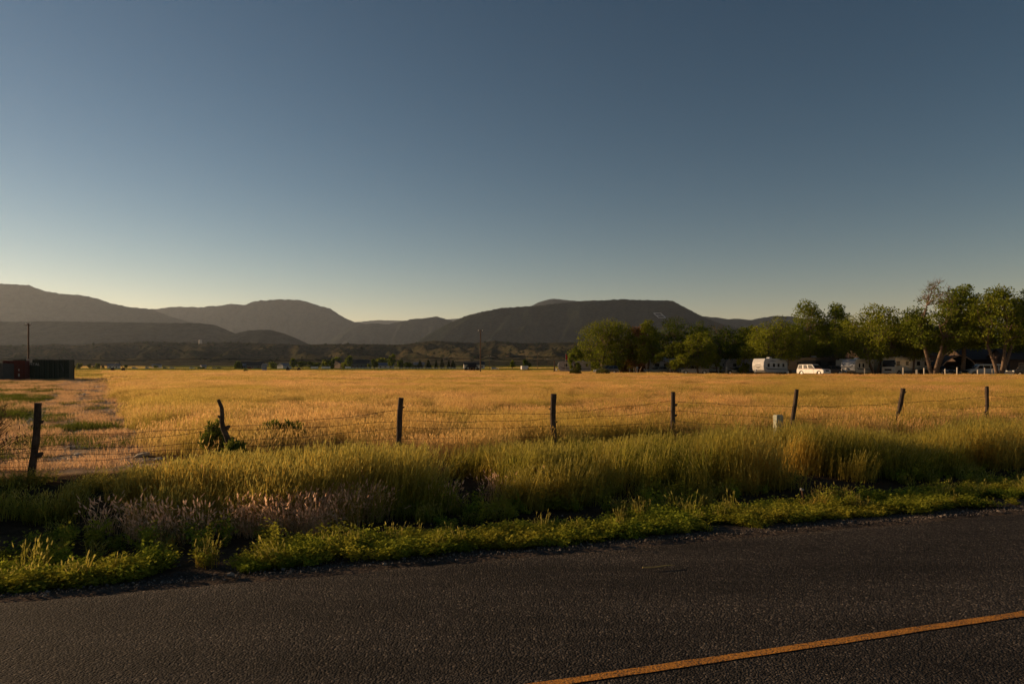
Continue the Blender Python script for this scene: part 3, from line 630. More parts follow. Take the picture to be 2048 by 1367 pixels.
# shrubs, built of many fine twigs and leaves
def shrub(name, label, cat, loc, rad, h, nst, nleaf, lsz, lm, sm, fine=False, up=.6, group=None, rs=1, squash=1.0, wid=.006):
    r = np.random.default_rng(rs); o = thing(name, label, cat, loc, 0, group)
    th = r.uniform(0, 2 * np.pi, nst); q = r.uniform(.15, 1, nst) ** .6; tips = np.stack([np.cos(th) * rad * q, np.sin(th) * rad * q * squash, h * (1 - .45 * q ** 2) * r.uniform(.75, 1.05, nst)], -1)
    u = np.linspace(0, 1, 5); P = tips[:, None, :] * np.stack([u ** (1 + up), u ** (1 + up), u], -1)[None] + r.normal(0, .015, (nst, 5, 3)); P[:, 0] = r.normal(0, rad * .06, (nst, 3)); P[:, 0, 2] = -.03
    W = np.repeat((wid * (1 - .75 * u))[None], nst, 0); parts = []
    for s2 in (0, 1.57):
        S = np.stack([np.cos(th + s2), np.sin(th + s2), 0 * th], -1); V, Q = ribbons(P, W, S); parts.append((V, Q, 0))
    V, Q, M_ = join(parts); link('stem', np_mesh('stem', V, Q, sm), o)
    i = r.integers(0, nst, nleaf); k = r.uniform(.35, 1.0, nleaf); kk = np.clip((k * 4).astype(int), 0, 3); f = (k * 4 - kk)[:, None]
    c = P[i, kk] * (1 - f) + P[i, kk + 1] * f + r.normal(0, .03 * h, (nleaf, 3))
    ax = r.normal(0, .6, (nleaf, 3)); ax[:, 2] += .9 if fine else .3; ax /= np.linalg.norm(ax, axis=1)[:, None]
    sd_ = np.cross(ax, r.normal(0, 1, (nleaf, 3))); sd_ /= np.linalg.norm(sd_, axis=1)[:, None]
    s = lsz * r.uniform(.6, 1.3, nleaf); t_ = np.array([0, .5, 1.0]); P2 = c[:, None] + ax[:, None] * (t_[None] * s[:, None])[:, :, None]
    W2 = np.array([[.1, .14 if fine else .36, .04]]) * s[:, None]; V, Q = ribbons(P2, W2, sd_); link('foliage', np_mesh('foliage', V, Q, lm), o)
    return o
M_TWIG = mat('grey_twigs', (.10, .075, .055), .9, .4, 8)
M_SAGE = foliage('rabbitbrush', (.060, .080, .012), (.20, .22, .04), transl=.35, scale=2)
M_DEAD = foliage('dead_twigs', (.07, .045, .025), (.16, .10, .055), transl=.1, scale=2)
Yp = 12.1
shrub('rabbitbrush', 'round feathery green bush touching the crooked branch post', 'bush', base_of(430, 12.5), .24, .80, 46, 2600, .085, M_SAGE, M_TWIG, True, rs=2)
shrub('rabbitbrush', 'narrow green bush growing up in front of the crooked branch post', 'bush', base_of(470, 11.9), .20, .55, 40, 2000, .085, M_SAGE, M_TWIG, True, rs=3)
shrub('low_bush', 'low wide yellow green bush in the field behind the wires between two posts', 'bush', base_of(563, 15.6), .62, .58, 80, 3600, .10, M_SAGE, M_TWIG, True, rs=4, squash=.6)
for i, (px, Y, sc) in enumerate(((505, 11.3, .5), (1235, 12.6, .35))):
    pass
shrub('added_shade_bush', 'large grey green bush added unseen beyond the left edge of the frame to shade the verge', 'bush', base_of(-330, 10.2), 1.5, 1.9, 260, 9000, .11, M_SAGE, M_TWIG, True, rs=8, wid=.012)  # unseen bush, added to throw shade across the left verge
b = shrub('bare_bush', 'dark leafless bush with sweeping branches at the left edge of the fence', 'bush', base_of(-85, 10.9), 1.2, 1.35, 230, 900, .07, M_DEAD, M_TWIG, True, rs=5, up=.2, wid=.011)
tufts = [(65, 2389 / 395 + .25, .30, 'isolated seedy grass tuft rising behind the low weeds at the left'), (1085, 7.55, .22, 'seedy grass tuft standing just above the roadside weeds below the straight thick post')]
p = base_of(412, 6.38); o = thing('leafy_weed', 'leafy roadside weed at the gap in the low weed strip, below the crooked post', 'weed', p)
V, Q, Mi = join(stalks(40, .12, .14, .28, .0036, .28, .05, .0055, seg=3, leaves=1.5, r=np.random.default_rng(71))); link('seed_stalk', np_mesh('seed_stalk', V, Q, [M_GRASS, M_GHEAD], mi=Mi), o)
V, Q, Mi = join(leafy(600, .18, .20, .026, stems=14, r=np.random.default_rng(72))); link('foliage', np_mesh('foliage', V, Q, [M_LEAF], mi=Mi), o)
for i, (px, Y, h, lb) in enumerate(tufts):
    p = base_of(px, Y); V, Q, Mi = join(stalks(38, .13, h * .6, h * 1.15, .0035, .25, .05, .0055, seg=3, leaves=1.5, r=np.random.default_rng(70 + i)))
    o = link('grass_tuft', np_mesh('grass_tuft', V, Q, [M_GRASS, M_GHEAD], mi=Mi), None, p); tag(o, lb, 'grass tuft')
# ---------------------------------------------------------------- trees
M_BARK = mat('bark', (.17, .12, .085), .95, .4, 4, bump=.05, spec=.1)
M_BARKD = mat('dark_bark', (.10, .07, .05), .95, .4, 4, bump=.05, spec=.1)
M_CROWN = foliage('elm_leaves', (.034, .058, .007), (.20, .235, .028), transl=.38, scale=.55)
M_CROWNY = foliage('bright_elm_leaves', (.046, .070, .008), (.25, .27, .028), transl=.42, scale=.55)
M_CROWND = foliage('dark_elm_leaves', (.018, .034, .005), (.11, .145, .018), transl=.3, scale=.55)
M_RED = foliage('rusty_leaves', (.10, .065, .015), (.36, .17, .06), transl=.38, scale=.5)
M_CON = foliage('conifer_needles', (.010, .018, .006), (.040, .055, .014), transl=.15, scale=.8)
def make_tree(seed, h, width, trunks=1, fork=.36, spread=1.0, leaves=9000, lsz=.26, lm=None, bark=None, low=.22, bare=0, clump=1.0, flat=1.0):
    """crown of leaf clusters in an uneven volume; limbs fork from the trunk(s) and run to the clusters"""
    r = np.random.default_rng(seed); R2 = width / 2; z0 = low * h; n = int(44 * max(.5, min(1.6, (width * (h - z0)) / 60)))
    C = []
    lobes = [(r.uniform(0, 6.28), r.uniform(.0, .9)) for _ in range(5)]
    while len(C) < n:
        u = r.uniform(0, 1); a = r.uniform(0, 6.28)
        prof = math.sin(math.pi * min(1, .16 + .84 * u) ** .85) ** .6 * (1.0 if u > .2 else .75 + u)
        lob = 1 + .22 * math.sin(2 * a + lobes[0][0]) + .24 * math.sin(3 * a + 6 * u + lobes[1][0])
        q = R2 * prof * lob * r.uniform(.25, 1) ** .5 * .84
        c = np.array([math.cos(a) * q, math.sin(a) * q * .9, z0 + (h - z0) * (.04 + .86 * u + .07 * math.sin(4 * a + lobes[2][0]) * u)])
        if all(np.linalg.norm((c - d) * np.array([1, 1, 1.2])) > R2 * .22 for d in C) or r.uniform() < .08: C.append(c)
    C = np.array(C); rad = R2 * r.uniform(.12, .27, n) * clump
    # a few twiggy tufts that break the outline
    m = MB(); mains = []
    for t_ in range(trunks):
        a = {1: 0, 2: math.pi * t_ + r.uniform(-.3, .3), 3: [math.pi * .9, .15, math.pi * 1.55][t_ % 3]}[min(trunks, 3)]
        le = r.uniform(.26, .42) if trunks > 1 else r.uniform(0, .08); b0 = Vector((math.cos(a) * .22 * (trunks > 1), math.sin(a) * .15 * (trunks > 1), -.2)); H = h * fork * r.uniform(.95, 1.15)
        pts = [b0]; rr = [.028 * h * (.62 if trunks > 1 else .75) + .07]
        for k in range(1, 7):
            u = k / 6; pts.append(b0 + Vector((math.cos(a) * le * H * u ** 1.1 + .12 * math.sin(u * 5 + seed), math.sin(a) * le * H * u * .6, H * u))); rr.append(rr[0] * (1 - .42 * u))
        m.tube(pts, rr, 8, cap=False); mains.append((pts[-1], rr[-1], pts))
    order = np.argsort(C[:, 2])
    grp = [[] for _ in mains]
    for i in order:
        c = Vector(C[i]); k = min(range(len(mains)), key=lambda q_: (mains[q_][0] - c).length); grp[k].append(i)
    for (tip, tr_, pts), ids in zip(mains, grp):
        if not ids: continue
        ng = min(5, max(2, len(ids) // 5)); seeds = [ids[int(v)] for v in r.choice(len(ids), ng, replace=False)]
        cl = {s_: [] for s_ in seeds}
        for i in ids: cl[min(seeds, key=lambda s_: np.linalg.norm(C[s_] - C[i]))].append(i)
        for s_, mem in cl.items():
            cen = Vector(C[mem].mean(0)); mid = tip.lerp(cen, .62) + Vector(r.normal(0, R2 * .05, 3)); 
            if mid.z < tip.z * .8: st, sr = pts[4], tr_ * 1.1
            else: st, sr = tip, tr_
            q1 = st.lerp(mid, .5) + Vector((0, 0, .05 * (mid - st).length)) + Vector(r.normal(0, .1, 3)); m.tube([st, q1, mid], [sr * .72, sr * .58, sr * .46], 7, cap=False)
            for i in mem:
                c = Vector(C[i]); q2 = mid.lerp(c, .55) + Vector(r.normal(0, R2 * .05, 3)); m.tube([mid, q2, c], [sr * .38, sr * .26, .03], 5, cap=False)
                for _ in range(3):
                    e = c + Vector(r.normal(0, 1, 3)).normalized() * rad[i] * 1.0; m.tube([c, c.lerp(e, .5) + Vector(r.normal(0, .05, 3)), e], [.03, .02, .008], 4, cap=False)
                if bare and C[i][2] > h * (1 - bare):
                    for _ in range(7):
                        d = Vector(r.normal(0, 1, 3)); d.z = abs(d.z) + .5; e = c + d.normalized() * rad[i] * r.uniform(1.0, 1.7); mm = c.lerp(e, .5) + Vector(r.normal(0, .12, 3)); m.tube([c, mm, e], [.030, .020, .009], 4, cap=False)
                        m.tube([mm, mm + Vector(r.normal(0, .5, 3)) + Vector((0, 0, .4))], [.015, .007], 4, cap=False)
    wts = rad ** 2.2 * r.uniform(.55, 1.2, n)
    if bare: wts = np.where(C[:, 2] > h * (1 - bare), .14, 1.0) * wts
    i = r.choice(n, leaves, p=wts / wts.sum()); d = r.normal(0, 1, (leaves, 3)); d /= np.linalg.norm(d, axis=1)[:, None]
    wob = np.array([noise.noise(Vector(v) * 1.7 + Vector((float(k) * 3.1, seed, 0))) for v, k in zip(d, i)])
    q = rad[i] * (1 + .55 * wob) * r.uniform(.15, 1.1, leaves) ** .45; P = C[i] + d * q[:, None] * np.array([1.15, 1.15, .72 * flat]); P += r.normal(0, .10, (leaves, 3))
    P[:, 2] -= .25 * np.abs(r.normal(0, 1, leaves)) * (d[:, 2] < 0)
    ax = d * .6 + r.normal(0, .6, (leaves, 3)); ax[:, 2] -= .25; ax /= np.linalg.norm(ax, axis=1)[:, None]
    sd_ = np.cross(ax, r.normal(0, 1, (leaves, 3))); sd_ /= np.linalg.norm(sd_, axis=1)[:, None]
    s = lsz * r.uniform(.5, 1.4, leaves); k = np.array([-.5, 0, .5]); PP = P[:, None] + ax[:, None] * (k[None] * s[:, None])[:, :, None]
    W = np.array([[.12, .34, .1]]) * s[:, None]; V, Q = ribbons(PP, W, sd_)
    return m, np_mesh('crown', V, Q, lm or M_CROWN), bark or M_BARK
TREE_CACHE = {}
def tree(key, label, px, topy, Y, wpx, group='trees shading the campground', name='shade_tree', mirror=False, rz=None, **kw):
    """px, topy: where crown centre and top stand; wpx: crown width"""
    p = gp(px, Y); h = EYE - (topy - HY) / F * Y - p.z; wd = wpx * (1.42 if wpx > 40 else 1.1) / F * Y; kw['low'] = kw.get('low', .22) * .80; kw['leaves'] = int(kw.get('leaves', 9000) * 1.2)
    o = thing(name, label, 'tree', p, rz if rz is not None else 0, group)
    tm, cm, bk = make_tree(key, h, wd, **kw)
    tm.build('trunk', bk, o, smooth=True); link('crown', cm, o)
    return o
T = tree
# front row, from the small one at the open end to the right edge of the frame
T(101, 'small dark upright tree standing alone at the open end of the tree row', 1150, 690, 143, 34, name='young_tree', fork=.22, low=.20, leaves=4200, lsz=.22, clump=.8, lm=M_CROWN)
T(102, 'broad yellow green tree, first big one behind the small dark tree', 1207, 633, 152, 88, fork=.30, low=.12, leaves=10000, lm=M_CROWNY, trunks=1)
T(103, 'bushy olive tree beside the rusty coloured one, over the parked minivan', 1240, 640, 155, 60, fork=.32, low=.16, leaves=8000, lm=M_CROWNY)
T(104, 'rusty brown half dry tree among green ones', 1278, 648, 156, 56, fork=.32, low=.15, leaves=7000, lm=M_RED, trunks=2)
T(105, 'orange tinged green tree between the rusty one and the tall dark one', 1296, 640, 150, 50, fork=.34, low=.25, leaves=7000, lm=M_CROWNY)
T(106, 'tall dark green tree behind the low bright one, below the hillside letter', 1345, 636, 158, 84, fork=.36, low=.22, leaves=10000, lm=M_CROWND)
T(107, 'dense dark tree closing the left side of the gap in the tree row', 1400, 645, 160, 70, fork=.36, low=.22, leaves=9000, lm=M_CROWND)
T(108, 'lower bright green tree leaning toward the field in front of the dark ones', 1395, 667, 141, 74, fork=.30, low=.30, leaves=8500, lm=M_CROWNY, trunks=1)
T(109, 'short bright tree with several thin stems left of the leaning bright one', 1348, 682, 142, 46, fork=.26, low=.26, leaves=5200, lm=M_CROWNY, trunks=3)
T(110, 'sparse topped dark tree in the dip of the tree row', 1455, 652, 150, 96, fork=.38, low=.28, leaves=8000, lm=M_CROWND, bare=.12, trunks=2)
T(111, 'green tree right of the dip in the tree row', 1497, 643, 148, 56, fork=.40, low=.25, leaves=8000, lm=M_CROWN)
T(112, 'bright round crowned tree above the white travel trailer', 1556, 634, 134, 96, fork=.36, low=.34, leaves=12000, lm=M_CROWNY)
T(113, 'tall tree with two rounded tops behind the white sport utility vehicle', 1620, 601, 140, 72, fork=.40, low=.30, leaves=10000, lm=M_CROWN)
T(114, 'tall dark tree with a rounded top left of the low trailer with an air conditioner', 1672, 606, 138, 64, fork=.42, low=.32, leaves=9000, lm=M_CROWN)
T(115, 'wide spreading tree left of the motorhome with branches down to its trunk', 1752, 612, 127, 104, fork=.32, low=.30, leaves=12500, lm=M_CROWNY, trunks=2)
T(116, 'rounded bright tree directly above the motorhome', 1826, 621, 126, 72, fork=.38, low=.36, leaves=9500, lm=M_CROWNY)
T(117, 'tallest tree with bare twigs at its top and two leaning trunks', 1868, 558, 119, 100, fork=.42, low=.34, leaves=9000, bare=.30, trunks=3, lm=M_CROWN, clump=.85)
T(118, 'tall tree between the one with bare twigs and the multi stemmed one', 1926, 566, 121, 84, fork=.42, low=.36, leaves=12000, lm=M_CROWN)
T(119, 'big tree with three pale sunlit stems in front of the white van', 1998, 572, 114, 112, fork=.34, low=.40, leaves=13000, trunks=3, lm=M_CROWNY)
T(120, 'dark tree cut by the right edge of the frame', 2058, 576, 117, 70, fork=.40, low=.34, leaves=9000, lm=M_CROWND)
# second row deeper in the campground
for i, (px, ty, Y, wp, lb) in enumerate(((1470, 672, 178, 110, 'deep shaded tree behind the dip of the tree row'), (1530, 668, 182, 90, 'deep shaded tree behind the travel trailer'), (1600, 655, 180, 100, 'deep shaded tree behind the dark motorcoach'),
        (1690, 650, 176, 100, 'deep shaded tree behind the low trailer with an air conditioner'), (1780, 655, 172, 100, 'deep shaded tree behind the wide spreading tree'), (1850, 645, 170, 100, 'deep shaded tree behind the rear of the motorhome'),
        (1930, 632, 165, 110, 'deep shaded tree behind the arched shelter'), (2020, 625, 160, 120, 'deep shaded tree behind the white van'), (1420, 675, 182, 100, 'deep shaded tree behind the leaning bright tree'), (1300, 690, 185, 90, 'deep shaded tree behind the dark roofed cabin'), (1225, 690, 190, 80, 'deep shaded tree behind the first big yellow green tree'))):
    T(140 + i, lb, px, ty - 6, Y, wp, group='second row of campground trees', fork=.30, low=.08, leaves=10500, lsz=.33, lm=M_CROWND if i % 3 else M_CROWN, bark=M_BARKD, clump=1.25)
# saplings with bright leaves low in the row
T(161, 'thin bright sapling in front of the pale trailer with a roof rail', 1432, 700, 143, 24, name='sapling', fork=.25, low=.30, leaves=1300, lm=M_CROWNY, clump=.6)
T(162, 'thin bright sapling left of the white travel trailer, leaves hanging low', 1487, 705, 138, 30, name='sapling', fork=.25, low=.20, leaves=1500, lm=M_CROWNY, clump=.6)
T(163, 'slender bright sapling in front of the dark roofed cabin', 1231, 705, 149, 22, name='sapling', fork=.25, low=.22, leaves=1300, lm=M_CROWNY, clump=.6)

# two dark mounded bushes in the crop
def bush(name, label, px, Y, w, h, n=2600, lm=None, group=None, seed=1, lsz=.13, bury=0.0):
    p = gp(px, Y); o = thing(name, label, 'bush', p, 0, group); r = np.random.default_rng(seed)
    m = MB()
    for k in range(9):
        a = r.uniform(0, 6.28); q = r.uniform(.1, .4) * w; m.tube([(0, 0, -.05), (math.cos(a) * q * .5, math.sin(a) * q * .5, h * .4), (math.cos(a) * q, math.sin(a) * q, h * .8)], [.03, .02, .008], 5)
    m.build('stem', M_BARKD, o)
    d = r.normal(0, 1, (n, 3)); d /= np.linalg.norm(d, axis=1)[:, None]; d[:, 2] = np.abs(d[:, 2])
    q = r.uniform(.5, 1, n) ** .5 * (1 + .22 * np.array([noise.noise(Vector(v) * 2.2 + Vector((seed, 0, 0))) for v in d]) * 2)
    P = d * q[:, None] * np.array([w / 2, w / 2, h * .95]); ax = d + r.normal(0, .5, (n, 3)); ax /= np.linalg.norm(ax, axis=1)[:, None]
    sd_ = np.cross(ax, r.normal(0, 1, (n, 3))); sd_ /= np.linalg.norm(sd_, axis=1)[:, None]; s = lsz * r.uniform(.6, 1.3, n)
    PP = P[:, None] + ax[:, None] * (np.array([-.5, 0, .5])[None] * s[:, None])[:, :, None]; V, Q = ribbons(PP, np.array([[.1, .34, .08]]) * s[:, None], sd_)
    link('foliage', np_mesh('foliage', V, Q, lm or M_CROWN), o); return o
M_BUSHG = foliage('sage_green', (.03, .040, .010), (.13, .13, .03), transl=.25, scale=.8)
bush('round_bush', 'low dark flat topped bush in the crop below the small upright tree', 1151, 112, 2.1, 1.32, seed=5, lm=M_BUSHG)
bush('round_bush', 'rounded dark olive bush in the crop right of the small upright tree', 1206, 112, 2.6, 1.45, seed=6, lm=M_BUSHG)
bush('round_bush', 'tiny dark shrub poking out of the far crop', 491, 150, 1.0, 1.1, n=700, seed=7, lm=M_BUSHG)
# ---------------------------------------------------------------- vehicles
M_GLASS = mat('dark_glass', (.010, .011, .012), .22, .2, 2, spec=.25)
M_TYRE = mat('tyre_rubber', (.015, .014, .013), .9)
M_RIM = mat('alloy_rim', (.45, .45, .46), .35, .2, 8, metal=.7)
M_CHROME = mat('chrome', (.55, .55, .55), .25, .1, 8, metal=.9)
M_BLACKP = mat('black_plastic', (.02, .02, .02), .6)
M_LAMP = mat('headlamp_glass', (.55, .55, .50), .15, .2, 9, spec=.8)
M_REDL = mat('tail_lamp', (.25, .012, .01), .25)
M_ORANGE = mat('orange_lamp', (.5, .16, .02), .3)
def paint(name, c, rough=.35): return mat(name, c, rough, .06, 1.2, spec=.5, coat=.3)
M_WHITE = mat('white_paint', (.66, .64, .60), .4, .14, 1.6, spec=.5); M_WHITE2 = paint('cool_white_paint', (.50, .51, .52)); M_CREAM = paint('cream_paint', (.58, .52, .43))
M_GREY = paint('grey_gelcoat', (.24, .25, .27)); M_DKBLUE = paint('dark_blue_paint', (.03, .045, .06)); M_TEAL = paint('teal_grey_paint', (.10, .14, .14)); M_BLK = paint('black_paint', (.018, .018, .022)); M_BROWNP = paint('dark_brown_paint', (.10, .07, .05)); M_SILVER = paint('silver_paint', (.36, .37, .39))
def wheel(parent, x, y, r, wd=.24, rim=M_RIM):
    s = 1 if y > 0 else -1; w = MB(); pr = [(0, r * .62), (.0, r * .86), (wd * .15, r * .98), (wd * .5, r), (wd * .85, r * .98), (wd, r * .86), (wd, r * .62)]
    n = 20; vs = [(x + q * math.cos(2 * math.pi * k / n), y + s * (wd * .5 - t_), r + q * math.sin(2 * math.pi * k / n)) for t_, q in pr for k in range(n)]
    w.add(vs, [(i * n + k, i * n + (k + 1) % n, (i + 1) * n + (k + 1) % n, (i + 1) * n + k) for i in range(len(pr) - 1) for k in range(n)])
    wo = w.build('wheel', M_TYRE, parent, smooth=True)
    h = MB(); h.tube([(x, y + s * wd * .30, r), (x, y - s * wd * .2, r)], [r * .63, r * .63], 20)
    for k in range(6):
        a = k * math.pi / 3; h.box((x + math.cos(a) * r * .34, y + s * wd * .33, r + math.sin(a) * r * .34), (r * .10, .02, r * .10))
    h.tube([(x, y + s * wd * .28, r), (x, y + s * wd * .38, r)], [r * .16, r * .12], 10); h.build('rim', rim, wo)
def side_panel(parent, name, m, A, B, Cc, D, u0, u1, v0, v1, out, th=.02, skew=(0, 0)):
    """raised panel on the side face A(bottom rear) B(bottom front) C(top front) D(top rear)"""
    def P(u, v): return (A.lerp(B, u)).lerp(D.lerp(Cc, u), v)
    pts = [P(u0, v0), P(u1, v0), P(u1 + skew[1], v1), P(u0 + skew[0], v1)]; n = Vector(out)
    q = MB(); vs = [p - n * .01 for p in pts] + [p + n * th for p in pts]
    q.add(vs, [(0, 1, 2, 3), (7, 6, 5, 4), (0, 4, 5, 1), (1, 5, 6, 2), (2, 6, 7, 3), (3, 7, 4, 0)])
    return q.build(name, m, parent)
def arch(xc, r, z0, n=8): return [(xc + r * math.cos(math.pi - math.pi * k / n), z0 + r * math.sin(math.pi - math.pi * k / n)) for k in range(n + 1)]
def car(name, label, px, Y, heading, L=4.8, W=1.9, H=1.75, m=None, belt=.98, hood=1.0, nose=.75, cab=(-.47, .16), top=(-.42, .04), r=.37, wins=((.04, .30), (.34, .64), (.68, .97)), clear=.25, dz=0, rails=True, group=None, cat='car', bed=None, stripe=None, rimm=None):
    """front faces +x; heading = direction the front points, in degrees from +X"""
    p = gp(px, Y); o = thing(name, label, cat, (p.x, p.y, p.z + dz), R(heading), group); m = m or M_WHITE; h2 = L / 2; rimm = rimm or M_RIM
    fx, rx = h2 - .95, -h2 + 1.0
    low = [(-h2 + .03, clear + .05)] + arch(rx, r + .07, clear + .04) + arch(fx, r + .07, clear + .04) + [(h2 - .04, clear + .08), (h2, nose * .72), (h2 - .06, nose), (h2 - .30, hood - .08), (cab[1] * L + .25, hood + .02), (cab[1] * L, belt), (cab[0] * L if bed is None else cab[0] * L, belt), (-h2 + .06, belt - .02), (-h2, belt * .65)]
    b = MB(); b.prism(low, -W / 2, W / 2); b.build('body', m, o, bevel=.07, seg=3)
    x0, x1, t0, t1 = cab[0] * L + .02, cab[1] * L, top[0] * L, top[1] * L; wi = .16; zb, zt = belt - .03, H - .05
    V = [Vector((x0, -W / 2 + .04, zb)), Vector((x1, -W / 2 + .04, zb)), Vector((x1, W / 2 - .04, zb)), Vector((x0, W / 2 - .04, zb)), Vector((t0, -W / 2 + wi, zt)), Vector((t1, -W / 2 + wi, zt)), Vector((t1, W / 2 - wi, zt)), Vector((t0, W / 2 - wi, zt))]
    c = MB(); c.add(V, [(3, 2, 1, 0), (4, 5, 6, 7), (0, 1, 5, 4), (1, 2, 6, 5), (2, 3, 7, 6), (3, 0, 4, 7)]); c.build('cabin', m, o, bevel=.05, seg=3)
    rf = MB(); rf.box(((t0 + t1) / 2, 0, zt + .02), ((t1 - t0) * .96, W - 2 * wi - .06, .05)); rf.build('roof', m, o, bevel=.02)
    for s in (-1, 1):
        i = (0, 1, 5, 4) if s < 0 else (3, 2, 6, 7); A, B, C_, D = [V[k] for k in i]; n = Vector((0, s, .12)).normalized()
        for (u0, u1) in wins: side_panel(o, 'window', M_GLASS, A, B, C_, D, u0, u1, .10, .93, n, .012, (.01, -.01 if u1 < .9 else -.02))
        for fxx in ((cab[0] + cab[1]) / 2 * L, cab[1] * L * .72):
            q = MB(); q.box((fxx, s * (W / 2 + .004), belt * .62), (.012, .012, belt * .55)); q.build('door_seam', M_BLACKP, o)
        q = MB(); q.box(((cab[0] + cab[1]) / 2 * L + .18, s * (W / 2 + .012), belt - .16), (.17, .03, .035)); q.build('door_handle', m if m is not M_WHITE else M_CHROME, o)
        q = MB(); q.box((cab[1] * L - .25, s * (W / 2 + .10), belt + .08), (.12, .2, .15)); q.build('mirror', M_BLACKP, o, bevel=.03)
        q = MB(); q.box((h2 - .10, s * (W / 2 - .24), nose - .04), (.2, .42, .16)); q.build('headlight', M_LAMP, o, bevel=.03)
        q = MB(); q.box((-h2 + .04, s * (W / 2 - .14), belt - .18), (.1, .26, .3)); q.build('tail_light', M_REDL, o, bevel=.02)
        wheel(o, fx, s * (W / 2 - .12), r, rim=rimm); wheel(o, rx, s * (W / 2 - .12), r, rim=rimm)
        if rails:
            q = MB(); q.tube([(t0 + .2, s * (W / 2 - wi - .08), zt + .03), (t0 + .3, s * (W / 2 - wi - .08), zt + .10), (t1 - .3, s * (W / 2 - wi - .08), zt + .10), (t1 - .2, s * (W / 2 - wi - .08), zt + .03)], .02, 6); q.build('roof_rail', M_BLACKP, o)
        if stripe:
            q = MB(); q.box((0, s * (W / 2 + .01), belt - .01), (L * .86, .012, .07)); q.build('side_stripe', stripe, o)
    side_panel(o, 'windscreen', M_GLASS, V[1], V[2], V[6], V[5], .05, .95, .10, .93, Vector((.6, 0, .6)).normalized(), .012)
    side_panel(o, 'rear_window', M_GLASS, V[3], V[0], V[4], V[7], .10, .90, .12, .88, Vector((-1, 0, .2)).normalized(), .012)
    g_ = MB(); g_.box((h2 - .03, 0, nose - .12), (.08, W * .42, .26))
    g_.build('grille', M_BLACKP, o, bevel=.02)
    bp = MB(); bp.box((h2 - .02, 0, clear + .16), (.16, W * .94, .2)); bp.build('bumper', M_CHROME if name == 'pickup_truck' else m, o, bevel=.05)
    bp = MB(); bp.box((-h2 + .03, 0, clear + .16), (.14, W * .94, .2)); bp.build('bumper', m, o, bevel=.05)
    if bed is not None:
        q = MB(); q.box(((-h2 + cab[0] * L) / 2 + .02, 0, belt + .0), ((cab[0] * L + h2) - .3, W - .28, .05)); q.build('bed_cover', M_BLACKP, o, bevel=.01)
    return o
# the sunlit white SUV
car('sport_utility_vehicle', 'white sport utility vehicle parked broadside in full sun at the edge of the crop', 1627, 122, -62, L=5.6, W=2.0, H=1.95, m=M_WHITE, belt=1.16, hood=1.14, nose=.95, cab=(-.485, .19), top=(-.455, .07), r=.42, wins=((.03, .29), (.35, .60), (.64, .96)), clear=.28, dz=.1, stripe=mat('red_pinstripe', (.30, .05, .03), .5), cat='car')
car('minivan', 'dark minivan with a bright headlight at the left end of the campground', 1212, 147, 190, L=5.1, W=1.95, H=1.8, m=M_DKBLUE, belt=1.08, hood=1.0, nose=.8, cab=(-.48, .26), top=(-.44, .02), cat='car')
car('station_wagon', 'teal grey wagon parked below the orange tinged tree', 1312, 146, 178, L=4.9, W=1.9, H=1.6, m=M_TEAL, belt=1.0, cat='car')
car('pickup_truck', 'silver pickup truck parked below the low bright leaning tree', 1388, 142, 180, L=5.8, W=2.0, H=1.85, m=M_SILVER, belt=1.12, hood=1.12, nose=.95, cab=(-.14, .22), top=(-.12, .12), r=.42, wins=((.05, .46), (.52, .95)), bed=1, rails=False, cat='truck')
car('pickup_truck', 'black pickup truck facing the field between the motorhome and the leaning trunks', 1874, 123, -75, L=5.8, W=2.0, H=1.85, m=M_BLK, belt=1.12, hood=1.12, nose=.95, cab=(-.14, .22), top=(-.12, .12), r=.42, wins=((.05, .46), (.52, .95)), bed=1, rails=False, cat='truck')
car('sport_utility_vehicle', 'black sport utility vehicle facing the field right of the leaning trunks', 1917, 122, -100, L=5.0, W=1.95, H=1.75, m=M_BLK, belt=1.08, cat='car')
car('pickup_truck', 'black pickup with sunlit chrome front at the right edge of the frame', 2056, 110, 178, L=5.8, W=2.0, H=1.9, m=M_BLK, belt=1.14, hood=1.14, nose=1.0, cab=(-.14, .22), top=(-.12, .12), r=.42, wins=((.05, .46), (.52, .95)), bed=1, rails=False, cat='truck', rimm=M_CHROME)
car('pickup_truck', 'dark brown pickup between two white trailers behind the sunlit white car', 1668, 130, -60, L=5.6, W=2.0, H=1.8, m=M_BROWNP, belt=1.1, hood=1.1, nose=.92, cab=(-.14, .22), top=(-.12, .12), r=.42, wins=((.05, .46), (.52, .95)), bed=1, rails=False, cat='truck')
car('sedan', 'dark green sedan under the deep shaded trees near the thin sapling', 1472, 140, 175, L=4.7, W=1.85, H=1.45, m=paint('dark_green_paint', (.03, .05, .035)), belt=.92, hood=.9, nose=.7, cab=(-.36, .2), top=(-.22, .06), wins=((.06, .46), (.52, .95)), rails=False, r=.34, cat='car')

